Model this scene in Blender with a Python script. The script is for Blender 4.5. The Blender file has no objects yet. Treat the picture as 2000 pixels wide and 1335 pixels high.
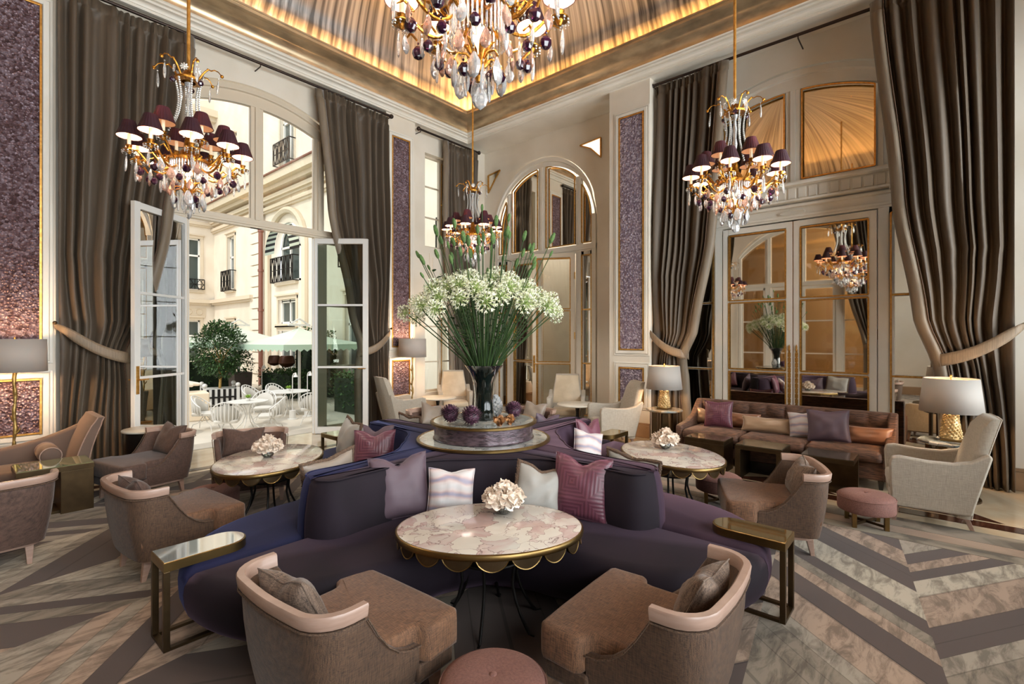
import bpy, bmesh, math, random
from mathutils import Vector, Matrix, noise as mn
random.seed(7)
PI = math.pi
R = math.radians
C = bpy.context.scene.collection

# ------------------------------------------------------------------ mesh building helpers
class MB:
    """collects vertices and faces; build() links them as one mesh object"""
    def __init__(self, xf=None):
        self.v = []; self.f = []; self.mi = []; self.xf = xf; self.m = 0
    def add(self, vs, fs):
        b = len(self.v)
        if self.xf: vs = [self.xf(*p) for p in vs]
        self.v += [tuple(p) for p in vs]
        self.f += [tuple(i + b for i in q) for q in fs]
        self.mi += [self.m] * len(fs)
        return self
    def box(self, x0, y0, z0, x1, y1, z1):
        vs = [(x, y, z) for x in (x0, x1) for y in (y0, y1) for z in (z0, z1)]
        return self.add(vs, [(0,1,3,2),(4,6,7,5),(0,4,5,1),(2,3,7,6),(0,2,6,4),(1,5,7,3)])
    def bar(self, p, q, w, h=None, up=(0,0,1)):
        h = h or w
        p = Vector(p); q = Vector(q); d = (q - p).normalized(); u = Vector(up)
        if abs(d.dot(u)) > .99: u = Vector((1, 0, 0))
        s = d.cross(u).normalized(); t = s.cross(d)
        vs = [e + s*a*w/2 + t*b*h/2 for e in (p, q) for a, b in ((-1,-1),(1,-1),(1,1),(-1,1))]
        return self.add(vs, [(3,2,1,0),(4,5,6,7),(0,1,5,4),(1,2,6,5),(2,3,7,6),(3,0,4,7)])
    def taper(self, x, y, z0, z1, a0, a1, dx=0, dy=0):
        vs = [(x+dx+sx*a0, y+dy+sy*a0, z0) for sx, sy in ((-1,-1),(1,-1),(1,1),(-1,1))] + [(x+sx*a1, y+sy*a1, z1) for sx, sy in ((-1,-1),(1,-1),(1,1),(-1,1))]
        return self.add(vs, [(3,2,1,0),(4,5,6,7),(0,1,5,4),(1,2,6,5),(2,3,7,6),(3,0,4,7)])
    def lathe(self, prof, n=24, c=(0,0,0), ripple=None, sx=1, sy=1, cap=True):
        vs = []; fs = []; m = len(prof)
        for k in range(n):
            a = 2*PI*k/n
            for i, (r, z) in enumerate(prof):
                rr = r * (ripple(a, i) if ripple else 1)
                vs.append((c[0] + rr*math.cos(a)*sx, c[1] + rr*math.sin(a)*sy, c[2] + z))
        for k in range(n):
            k2 = (k+1) % n
            for i in range(m-1):
                fs.append((k*m+i, k2*m+i, k2*m+i+1, k*m+i+1))
        if cap:
            if prof[0][0] > 1e-4: fs.append(tuple(k*m for k in range(n))[::-1])
            if prof[-1][0] > 1e-4: fs.append(tuple(k*m+m-1 for k in range(n)))
        return self.add(vs, fs)
    def tube(self, pts, r, n=8, closed=False, cap=True):
        pts = [Vector(p) for p in pts]; N = len(pts)
        rs = r if isinstance(r, (list, tuple)) else [r]*N
        vs = []; fs = []; pu = None
        for i, p in enumerate(pts):
            a = pts[(i-1) % N] if (closed or i > 0) else p
            b = pts[(i+1) % N] if (closed or i < N-1) else p
            d = (b - a)
            d = d.normalized() if d.length > 1e-9 else Vector((0,0,1))
            if pu is None:
                u = Vector((0,0,1)) if abs(d.z) < .9 else Vector((1,0,0))
            else: u = pu
            s = d.cross(u)
            if s.length < 1e-6: s = d.cross(Vector((0.3,1,0.2)))
            s.normalize(); t = s.cross(d).normalized(); pu = t
            for k in range(n):
                an = 2*PI*k/n
                vs.append(p + (s*math.cos(an) + t*math.sin(an))*rs[i])
        for i in range(N if closed else N-1):
            j = (i+1) % N
            for k in range(n):
                k2 = (k+1) % n
                fs.append((i*n+k, i*n+k2, j*n+k2, j*n+k))
        if cap and not closed:
            fs.append(tuple(range(n))[::-1]); fs.append(tuple((N-1)*n+k for k in range(n)))
        return self.add(vs, fs)
    def grid(self, rows, closed=False):
        n = len(rows[0]); vs = [p for r in rows for p in r]; fs = []
        for i in range(len(rows)-1):
            for k in range(n if closed else n-1):
                k2 = (k+1) % n
                fs.append((i*n+k, i*n+k2, (i+1)*n+k2, (i+1)*n+k))
        return self.add(vs, fs)
    def loft(self, outline, layers, cap0=True, cap1=True, c=None):
        """outline: closed CCW list of (x, y); layers: (outward offset, z)"""
        n = len(outline); nr = []
        for i in range(n):
            a = outline[i-1]; b = outline[(i+1) % n]
            dx, dy = b[0]-a[0], b[1]-a[1]; L = math.hypot(dx, dy) or 1
            nr.append((dy/L, -dx/L))
        rows = [[(p[0]+q[0]*o, p[1]+q[1]*o, z) for p, q in zip(outline, nr)] for o, z in layers]
        b = len(self.v); self.grid(rows, closed=True)
        if cap0: self.f.append(tuple(b+k for k in range(n))[::-1]); self.mi.append(self.m)
        if cap1 and c is not None:
            q = self.xf(c[0], c[1], layers[-1][1]) if self.xf else (c[0], c[1], layers[-1][1]); self.v.append(q); ci = len(self.v)-1; e = b+(len(layers)-1)*n
            for k in range(n): self.f.append((e+k, e+(k+1) % n, ci)); self.mi.append(self.m)
        elif cap1: self.f.append(tuple(b+(len(layers)-1)*n+k for k in range(n))); self.mi.append(self.m)
        return self
    def sphere(self, c, r, n=10, m=6, sx=1, sy=1, sz=1):
        return self.lathe([(r*math.sin(PI*i/m), -r*math.cos(PI*i/m)*sz) for i in range(m+1)], n, c, None, sx, sy, False)
    def build(self, name, mats, parent=None, smooth=False, bevel=0, seg=2, sub=0, auto=None, loc=None, keep=False):
        me = bpy.data.meshes.new(name)
        me.from_pydata(self.v, [], self.f)
        mats = mats if isinstance(mats, (list, tuple)) else [mats]
        for m in mats: me.materials.append(m)
        for p, k in zip(me.polygons, self.mi): p.material_index = k
        bm = bmesh.new(); bm.from_mesh(me)
        bmesh.ops.remove_doubles(bm, verts=bm.verts, dist=1e-5)
        if not keep: bmesh.ops.recalc_face_normals(bm, faces=bm.faces)
        if smooth:
            for f in bm.faces: f.smooth = True
            lim = R(auto if auto else 40)
            for e in bm.edges:
                if len(e.link_faces) == 2 and e.calc_face_angle(0) > lim: e.smooth = False
        bm.to_mesh(me); bm.free()
        o = bpy.data.objects.new(name, me); C.objects.link(o)
        if parent: o.parent = parent
        if loc: o.location = loc
        if bevel:
            b = o.modifiers.new('b', 'BEVEL'); b.width = bevel; b.segments = seg; b.limit_method = 'ANGLE'; b.angle_limit = R(40)
            if not smooth:
                for p in me.polygons: p.use_smooth = False
        if sub:
            s = o.modifiers.new('s', 'SUBSURF'); s.levels = sub; s.render_levels = sub
        return o

def tag(o, label=None, cat=None, group=None, kind=None):
    if label: o['label'] = label
    if cat: o['category'] = cat
    if group: o['group'] = group
    if kind: o['kind'] = kind
    return o
def thing(name, label, cat, loc=(0,0,0), rz=0, group=None):
    o = bpy.data.objects.new(name, None); C.objects.link(o)
    o.location = loc; o.rotation_euler = (0, 0, rz); o.empty_display_size = .1
    return tag(o, label, cat, group)
def struct(o): o['kind'] = 'structure'; return o
def dup(root, loc=None, rz=None, label=None, parent=None, group=None, scale=None):
    r = root.copy(); C.objects.link(r)
    if loc is not None: r.location = loc
    if rz is not None: r.rotation_euler = (root.rotation_euler[0], root.rotation_euler[1], rz)
    if scale: r.scale = scale
    if label: r['label'] = label
    if group: r['group'] = group
    if parent: r.parent = parent
    for ch in list(root.children): dup(ch, parent=r)
    return r
def lerp_tab(tab, x):
    """tab sorted by x ascending [(x, y)...]"""
    if x <= tab[0][0]: return tab[0][1]
    for (a, p), (b, q) in zip(tab, tab[1:]):
        if x <= b:
            t = (x-a)/(b-a); t = t*t*(3-2*t)*.5 + t*.5
            return p + (q-p)*t
    return tab[-1][1]

# ------------------------------------------------------------------ materials
def srgb(h):
    c = [int(h[i:i+2], 16)/255 for i in (0, 2, 4)]
    return tuple(x/12.92 if x <= .04045 else ((x+.055)/1.055)**2.4 for x in c) + (1,)
MATS = {}
def mat(name, col, rough=.5, metal=0, col2=None, ns=8, stretch=(1,1,1), detail=4, ramp=(.35,.65), bump=0, bs=60, bstretch=(1,1,1),
        sheen=0, sheencol=None, spec=None, trans=0, alpha=None, emit=None, es=0, coat=0, rot=(0,0,0), dist=0, ior=None, sss=0):
    m = bpy.data.materials.new(name); m.use_nodes = True
    nt = m.node_tree; b = nt.nodes['Principled BSDF']; L = nt.links.new
    c1 = srgb(col) if isinstance(col, str) else col
    b.inputs['Base Color'].default_value = c1
    b.inputs['Roughness'].default_value = rough; b.inputs['Metallic'].default_value = metal
    tc = None
    def coords(sc, rt=(0,0,0)):
        t = nt.nodes.new('ShaderNodeTexCoord'); mp = nt.nodes.new('ShaderNodeMapping')
        mp.inputs['Scale'].default_value = sc; mp.inputs['Rotation'].default_value = rt
        L(t.outputs['Object'], mp.inputs['Vector']); return mp.outputs['Vector']
    if col2:
        n = nt.nodes.new('ShaderNodeTexNoise'); n.inputs['Scale'].default_value = ns; n.inputs['Detail'].default_value = detail
        n.inputs['Distortion'].default_value = dist
        L(coords(stretch, rot), n.inputs['Vector'])
        r = nt.nodes.new('ShaderNodeValToRGB')
        r.color_ramp.elements[0].position = ramp[0]; r.color_ramp.elements[1].position = ramp[1]
        r.color_ramp.elements[0].color = c1; r.color_ramp.elements[1].color = srgb(col2)
        L(n.outputs['Fac'], r.inputs['Fac']); L(r.outputs['Color'], b.inputs['Base Color'])
    if bump:
        n2 = nt.nodes.new('ShaderNodeTexNoise'); n2.inputs['Scale'].default_value = bs; n2.inputs['Detail'].default_value = 3
        L(coords(bstretch), n2.inputs['Vector'])
        bp = nt.nodes.new('ShaderNodeBump'); bp.inputs['Strength'].default_value = bump; bp.inputs['Distance'].default_value = .01
        L(n2.outputs['Fac'], bp.inputs['Height']); L(bp.outputs['Normal'], b.inputs['Normal'])
    if sheen:
        b.inputs['Sheen Weight'].default_value = sheen; b.inputs['Sheen Roughness'].default_value = .35
        b.inputs['Sheen Tint'].default_value = srgb(sheencol) if sheencol else (1,1,1,1)
    if spec is not None: b.inputs['Specular IOR Level'].default_value = spec
    if trans: b.inputs['Transmission Weight'].default_value = trans
    if ior: b.inputs['IOR'].default_value = ior
    if coat: b.inputs['Coat Weight'].default_value = coat
    if emit: b.inputs['Emission Color'].default_value = srgb(emit); b.inputs['Emission Strength'].default_value = es
    MATS[name] = m; return m
def weave(name, c1, c2, scale=700, rough=.8, sheen=.2):
    """two-tone slub weave: fine threads crossing at right angles"""
    m = mat(name, c1, rough, sheen=sheen); nt, b, L = tree(m); N = nt.nodes.new
    tc = N('ShaderNodeTexCoord'); outs = []
    for sc in ((scale*.9, scale*.07, scale*.07), (scale*.07, scale*.9, scale*.9)):
        mp = N('ShaderNodeMapping'); mp.inputs['Scale'].default_value = sc; L(tc.outputs['Object'], mp.inputs['Vector'])
        n = N('ShaderNodeTexNoise'); n.inputs['Scale'].default_value = .55; n.inputs['Detail'].default_value = 2; L(mp.outputs[0], n.inputs['Vector']); outs.append(n.outputs['Fac'])
    ad = N('ShaderNodeMath'); ad.operation = 'ADD'; L(outs[0], ad.inputs[0]); L(outs[1], ad.inputs[1])
    n = N('ShaderNodeTexNoise'); n.inputs['Scale'].default_value = 5; L(tc.outputs['Object'], n.inputs['Vector'])
    a2 = N('ShaderNodeMath'); a2.operation = 'MULTIPLY_ADD'; a2.inputs[1].default_value = .25; L(n.outputs['Fac'], a2.inputs[0]); L(ad.outputs[0], a2.inputs[2])
    r = N('ShaderNodeValToRGB'); r.color_ramp.elements[0].position = .35; r.color_ramp.elements[1].position = .8
    dv = N('ShaderNodeMath'); dv.operation = 'MULTIPLY'; dv.inputs[1].default_value = .5; L(a2.outputs[0], dv.inputs[0])
    r.color_ramp.elements[0].color = srgb(c2); r.color_ramp.elements[1].color = srgb(c1); L(dv.outputs[0], r.inputs['Fac']); L(r.outputs['Color'], b.inputs['Base Color'])
    bp = N('ShaderNodeBump'); bp.inputs['Strength'].default_value = .45; bp.inputs['Distance'].default_value = .006; L(dv.outputs[0], bp.inputs['Height']); L(bp.outputs['Normal'], b.inputs['Normal'])
    return m
def tree(m): return m.node_tree, m.node_tree.nodes['Principled BSDF'], m.node_tree.links.new
def glass_thin(name, tint, refl=.12):
    m = bpy.data.materials.new(name); m.use_nodes = True; nt = m.node_tree; nt.nodes.clear()
    o = nt.nodes.new('ShaderNodeOutputMaterial'); mx = nt.nodes.new('ShaderNodeMixShader')
    t = nt.nodes.new('ShaderNodeBsdfTransparent'); g = nt.nodes.new('ShaderNodeBsdfGlossy')
    f = nt.nodes.new('ShaderNodeFresnel'); f.inputs['IOR'].default_value = 1.45
    ad = nt.nodes.new('ShaderNodeMath'); ad.operation = 'ADD'; ad.inputs[1].default_value = refl-.04; ad.use_clamp = True
    t.inputs['Color'].default_value = srgb(tint); g.inputs['Roughness'].default_value = .01
    nt.links.new(f.outputs[0], ad.inputs[0]); nt.links.new(ad.outputs[0], mx.inputs[0])
    nt.links.new(t.outputs[0], mx.inputs[1]); nt.links.new(g.outputs[0], mx.inputs[2]); nt.links.new(mx.outputs[0], o.inputs[0])
    MATS[name] = m; return m
def tree(m): return m.node_tree, m.node_tree.nodes['Principled BSDF'], m.node_tree.links.new

stone = mat('cream_stone', 'e9e0d2', .6, 0, 'ded3c2', 1.2, bump=.05, bs=30)
paint = mat('ivory_paint', 'ebe5da', .45, 0, 'e2dbce', 2)
frame_w = mat('painted_frame', 'd3c4ae', .4)
leaf_w = mat('white_door_paint', 'e4e2de', .35)
gold = mat('gilt', 'd3a358', .32, .75, 'b8843c', 30)
goldr = mat('chased_gilt', 'cf9440', .28, 1, '8f5f22', 60, bump=.5, bs=120)
brass = mat('aged_brass', '8a6f45', .35, 1, '75603c', 6)
brassd = mat('dark_bronze', '5c4a33', .4, .9, '4a3b29', 5)
dark = mat('black_iron', '1b1816', .45, .6)
mirror = mat('antique_mirror', 'd9d2c6', .02, 1)
glass = glass_thin('clear_pane', 'f4f8f6')
glass_t = glass_thin('tinted_leaf_pane', 'c9d6d0', .05)
curt = mat('grey_brown_silk', '5f5244', .6, 0, '504438', 3, (6,6,.15), 3, bump=.15, bs=25, bstretch=(8,8,.3), sheen=.2, sheencol='c9b9a2')
curt_b = mat('silk_border', '81725f', .55, 0, '716353', 5, (3,3,.3), sheen=.3)
tieb = mat('tieback_silk', '8f7b64', .55, 0, '7a6854', 9, (14,14,.3), sheen=.3)
rod_m = mat('rod_iron', '3a302c', .4, .7)
wood_p = mat('blush_lacquer_wood', 'a88b7c', .35, 0, '9c7f70', 12, (1,1,6))
tubf = weave('brown_slub_weave', '694d38', '241812')
tubs = weave('bronze_seat_weave', '8f6547', '35241a')
cushw = weave('striped_wool_weave', '937a68', '2f2520', 420)
mauve_ch = weave('mauve_brown_weave', '6b5146', '2d201b')
cream_f = weave('cream_linen', 'bdb3a4', '9c9284', 500, .8, .3)
cream_in = mat('cream_leather', 'c8b79d', .5, 0, 'b8a68c', 5, sheen=.3)
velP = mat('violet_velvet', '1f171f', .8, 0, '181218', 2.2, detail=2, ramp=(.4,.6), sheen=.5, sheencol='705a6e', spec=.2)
velB = mat('velvet_daylit_blue', '1c1e3c', .8, 0, '171931', 2.2, detail=2, sheen=.5, sheencol='5a6294', spec=.2)  # same velvet as the violet, cool daylight sheen put into its colour
velM = mat('velvet_warm_lit_mauve', '3a2a37', .8, 0, '30222f', 2.2, detail=2, sheen=.55, sheencol='94727f', spec=.2)  # same velvet again, warm light on the right bay put into its colour
chv = mat('taupe_velvet', '6f584a', .75, 0, '5f4b40', 2, sheen=.5, sheencol='c8a890')
pinkf = mat('rose_velvet', '875e54', .75, 0, '754f47', 90, bump=.4, bs=260, sheen=.4, sheencol='c89c8e')
sofaf = mat('chocolate_chenille', '75523f', .7, 0, '221611', 42, (.3,.3,3.2), 4, (.3,.7), .5, 60, (.4,.4,3), sheen=.4, sheencol='c0a090')
plum = mat('plum_satin', '6d3f4c', .45, 0, '5b3340', 3, sheen=.4, sheencol='c98aa0')
mauve = mat('mauve_satin', '584650', .6, 0, '4d3d46', 3, sheen=.2, sheencol='c0a8c0')
greyf = mat('grey_silk', '97928c', .5, 0, '87827b', 3, sheen=.3)
tanf = mat('taupe_silk', '8f8071', .5, 0, '83756a', 3, sheen=.3)
champ = mat('champagne_satin', 'a88b70', .33, 0, '967a60', 3, sheen=.4)
copperf = mat('copper_satin', '94674b', .38, 0, '835840', 3, sheen=.4)
fringe = mat('brown_fringe', '6a5240', .9, 0, '3f3026', 150)
shade_m = mat('grey_linen_shade', 'a5a19c', .7)
nt, b, L = tree(shade_m)
tr = nt.nodes.new('ShaderNodeBsdfTranslucent'); tr.inputs['Color'].default_value = srgb('f0d9b8'); mx = nt.nodes.new('ShaderNodeMixShader')
mx.inputs[0].default_value = .07; L(b.outputs[0], mx.inputs[1]); L(tr.outputs[0], mx.inputs[2]); L(mx.outputs[0], nt.nodes['Material Output'].inputs[0])
nugget = mat('gold_nugget_ceramic', 'dcc08e', .4, .45, 'b59660', 25, bump=.3, bs=60)
branch = mat('gilt_branch', 'b89a5e', .35, .85, '8c7040', 14, bump=.6, bs=30)
pshade = mat('burgundy_pleated_silk', '2f0d1a', .6, 0, '4d1a22', 3)
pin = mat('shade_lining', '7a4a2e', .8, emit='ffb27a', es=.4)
candle = mat('candle_sleeve', 'f3e3c8', .5, emit='ffdcae', es=.35)
bulb = mat('bulb_glow', 'fff0d0', .5, emit='ffcf90', es=9)
cryst = mat('clear_crystal', 'ffffff', .02, 0, trans=.75, ior=1.5, spec=1, coat=.5)
crysp = mat('amethyst_crystal', '2c0f26', .05, 0, trans=.3, ior=1.5, spec=.9, coat=.6)
crysk = mat('pink_crystal', 'e6b8a4', .04, 0, trans=.7, ior=1.5, spec=.9, coat=.5)
bead = mat('glass_bead', 'e8e6e0', .05, .25, trans=.3, spec=1)
whitet = mat('white_stone_top', 'e2dccf', .25, 0, 'd6cebf', 4)
blacks = mat('black_lacquer', '14110f', .25)
cutglass = mat('dark_green_vase_glass', '0e1714', .05, 0, trans=.35, ior=1.3, coat=.5, spec=.8)
glassb = glass_thin('bowl_glass', 'eef4f2', .22)
stem_m = mat('flower_stem', '2f481a', .6, 0, '223714', 10)
leaf_m = mat('dark_leaf', '243a1e', .5, 0, '456330', 9)
seed_m = mat('seed_head', '3f5a2c', .85, 0, '56703c', 60, bump=.5, bs=150)
pedic = mat('floret_pedicel', '8ea35e', .6)
agap = mat('white_floret', 'd3d2bd', .65, 0, 'b3b88f', 26, ramp=(.42,.58))
peony = mat('blush_petal', 'e4cdb8', .6, 0, 'ece0d2', 10, sss=0)
artic = mat('purple_artichoke', '2e1724', .5, 0, '6a4456', 60, ramp=(.4,.6))
gfl = mat('dried_gold_rose', '9a6a3c', .5, .3, '6d4526', 20)
shagreen = mat('amethyst_shell_band', '5d4c53', .22, .35, '33272c', 16, (1,1,4), coat=.5, bump=.4, bs=40, bstretch=(1,1,4))
green_gl = mat('green_glass_top', '4f5340', .06, .5, coat=.6)
topm = mat('glossy_bronze_glass', '8f7c58', .04, .85)
terr = mat('terrace_metal', 'cfccc5', .45)
terrc = mat('terrace_cushion', 'c4bfb5', .8)
hedge = mat('hedge_leaf', '2c4722', .6, 0, '4d6c36', 14)
canopy = mat('parasol_canvas', 'c3cbb8', .7)
band = mat('parasol_valance', 'a3b8a2', .7)
copp = mat('copper_bowl', '5a3626', .4, .5)
stone_o = mat('limestone_facade', 'ece0cd', .8, 0, 'e2d4bf', .8)
stone_d = mat('limestone_trim', 'd9c8ae', .8)
win_d = mat('facade_window_glass', '4b5450', .12)
win_c = mat('facade_window_frame', 'f0ece2', .6)
pave = mat('courtyard_paving', 'c6bcac', .7, 0, 'b4aa9a', .8)
pipe_m = mat('copper_drainpipe', '8a5a4a', .5, .3)
slate = mat('marble_grey', '8c9396', .2)

def marble(name, c):
    m = mat(name, c[0], .12, 0, coat=.3); nt, b, L = tree(m)
    tc = nt.nodes.new('ShaderNodeTexCoord')
    n1 = nt.nodes.new('ShaderNodeTexNoise'); n1.inputs['Scale'].default_value = 4; n1.inputs['Detail'].default_value = 6; n1.inputs['Distortion'].default_value = 1.2
    L(tc.outputs['Object'], n1.inputs['Vector'])
    mixv = nt.nodes.new('ShaderNodeMixRGB'); mixv.inputs[0].default_value = .3; L(tc.outputs['Object'], mixv.inputs[1]); L(n1.outputs['Color'], mixv.inputs[2])
    vo = nt.nodes.new('ShaderNodeTexVoronoi'); vo.feature = 'DISTANCE_TO_EDGE'; vo.inputs['Scale'].default_value = 9; L(mixv.outputs[0], vo.inputs['Vector'])
    vc = nt.nodes.new('ShaderNodeTexVoronoi'); vc.inputs['Scale'].default_value = 9; L(mixv.outputs[0], vc.inputs['Vector'])
    cr = nt.nodes.new('ShaderNodeValToRGB'); cr.color_ramp.interpolation = 'LINEAR'
    els = cr.color_ramp.elements; els[0].color = srgb(c[0]); els[0].position = 0; els[1].color = srgb(c[3]); els[1].position = 1
    e = els.new(.35); e.color = srgb(c[1]); e = els.new(.7); e.color = srgb(c[2])
    sp = nt.nodes.new('ShaderNodeSeparateColor'); L(vc.outputs['Color'], sp.inputs[0])
    ad = nt.nodes.new('ShaderNodeMath'); ad.operation = 'ADD'; L(sp.outputs[0], ad.inputs[0])
    ml = nt.nodes.new('ShaderNodeMath'); ml.operation = 'MULTIPLY_ADD'; ml.inputs[1].default_value = 1.2; ml.inputs[2].default_value = -.6
    L(n1.outputs['Fac'], ml.inputs[0]); L(ml.outputs[0], ad.inputs[1]); L(ad.outputs[0], cr.inputs['Fac'])
    r2 = nt.nodes.new('ShaderNodeValToRGB'); r2.color_ramp.elements[0].position = 0; r2.color_ramp.elements[1].position = .022
    L(vo.outputs['Distance'], r2.inputs['Fac'])
    mx = nt.nodes.new('ShaderNodeMixRGB'); mx.inputs[1].default_value = srgb(c[4]); L(r2.outputs['Color'], mx.inputs[0]); L(cr.outputs['Color'], mx.inputs[2])
    L(mx.outputs[0], b.inputs['Base Color']); return m
marb = marble('pink_breccia_marble', ('d2c6b8', 'd9cfc2', 'c0a29a', 'cbc4ba', '7c5f5c'))
marbd = marble('dark_onyx_marble', ('8e999c', 'c7c3bb', '3d4a50', '6a6158', '22282c'))
shell = marble('mother_of_pearl_top', ('8f928e', 'a9aaa4', '777a78', 'b3b2aa', '5f605e'))

def amethyst(name='amethyst_mosaic', cols=('493438','6a5259','8f7f8a')):
    m = mat(name, '5a464e', .35, .25); nt, b, L = tree(m)
    tc = nt.nodes.new('ShaderNodeTexCoord')
    vo = nt.nodes.new('ShaderNodeTexVoronoi'); vo.inputs['Scale'].default_value = 38; L(tc.outputs['Object'], vo.inputs['Vector'])
    sp = nt.nodes.new('ShaderNodeSeparateColor'); L(vo.outputs['Color'], sp.inputs[0])
    cr = nt.nodes.new('ShaderNodeValToRGB'); els = cr.color_ramp.elements
    els[0].color = srgb(cols[0]); els[1].color = srgb(cols[2]); e = els.new(.5); e.color = srgb(cols[1])
    L(sp.outputs[0], cr.inputs['Fac']); L(cr.outputs['Color'], b.inputs['Base Color'])
    nm = nt.nodes.new('ShaderNodeBump'); nm.inputs['Strength'].default_value = .9; nm.inputs['Distance'].default_value = .02
    ad = nt.nodes.new('ShaderNodeMath'); ad.operation = 'ADD'; L(vo.outputs['Distance'], ad.inputs[0]); L(sp.outputs[1], ad.inputs[1])
    L(ad.outputs[0], nm.inputs['Height']); L(nm.outputs['Normal'], b.inputs['Normal'])
    return m
ameth = amethyst(); lilac = amethyst('lit_amethyst_mosaic', ('6a5a6c','8d8092','bdb4c4'))  # lilac is the amethyst mosaic lightened, the light on the pier painted in

def leafing():
    """silver leaf vault: brushed radial strokes"""
    m = mat('silver_leaf', '8c8b88', .42, .45); nt, b, L = tree(m)
    tc = nt.nodes.new('ShaderNodeTexCoord')
    mp = nt.nodes.new('ShaderNodeMapping'); mp.vector_type = 'POINT'; mp.inputs['Location'].default_value = (-2.9, -2.9, 0)
    gr = nt.nodes.new('ShaderNodeTexGradient'); gr.gradient_type = 'RADIAL'
    L(tc.outputs['Object'], mp.inputs['Vector']); L(mp.outputs[0], gr.inputs['Vector'])
    ln = nt.nodes.new('ShaderNodeVectorMath'); ln.operation = 'LENGTH'; L(mp.outputs[0], ln.inputs[0])
    cb = nt.nodes.new('ShaderNodeCombineXYZ')
    m1 = nt.nodes.new('ShaderNodeMath'); m1.operation = 'MULTIPLY'; m1.inputs[1].default_value = 330; L(gr.outputs['Fac'], m1.inputs[0]); L(m1.outputs[0], cb.inputs[0])
    m2 = nt.nodes.new('ShaderNodeMath'); m2.operation = 'MULTIPLY'; m2.inputs[1].default_value = 1.6; L(ln.outputs['Value'], m2.inputs[0]); L(m2.outputs[0], cb.inputs[1])
    n = nt.nodes.new('ShaderNodeTexNoise'); n.inputs['Scale'].default_value = 1.3; n.inputs['Detail'].default_value = 5; L(cb.outputs[0], n.inputs['Vector'])
    cr = nt.nodes.new('ShaderNodeValToRGB'); els = cr.color_ramp.elements
    els[0].color = srgb('4c4b4a'); els[0].position = .36; els[1].color = srgb('b0aeab'); els[1].position = .68
    L(n.outputs['Fac'], cr.inputs['Fac']); L(cr.outputs['Color'], b.inputs['Base Color']); return m
leafm = leafing()
covem = mat('gilded_cove', 'cdb694', .3, .7, 'a8957a', 3, (1,1,4), detail=5)

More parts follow.
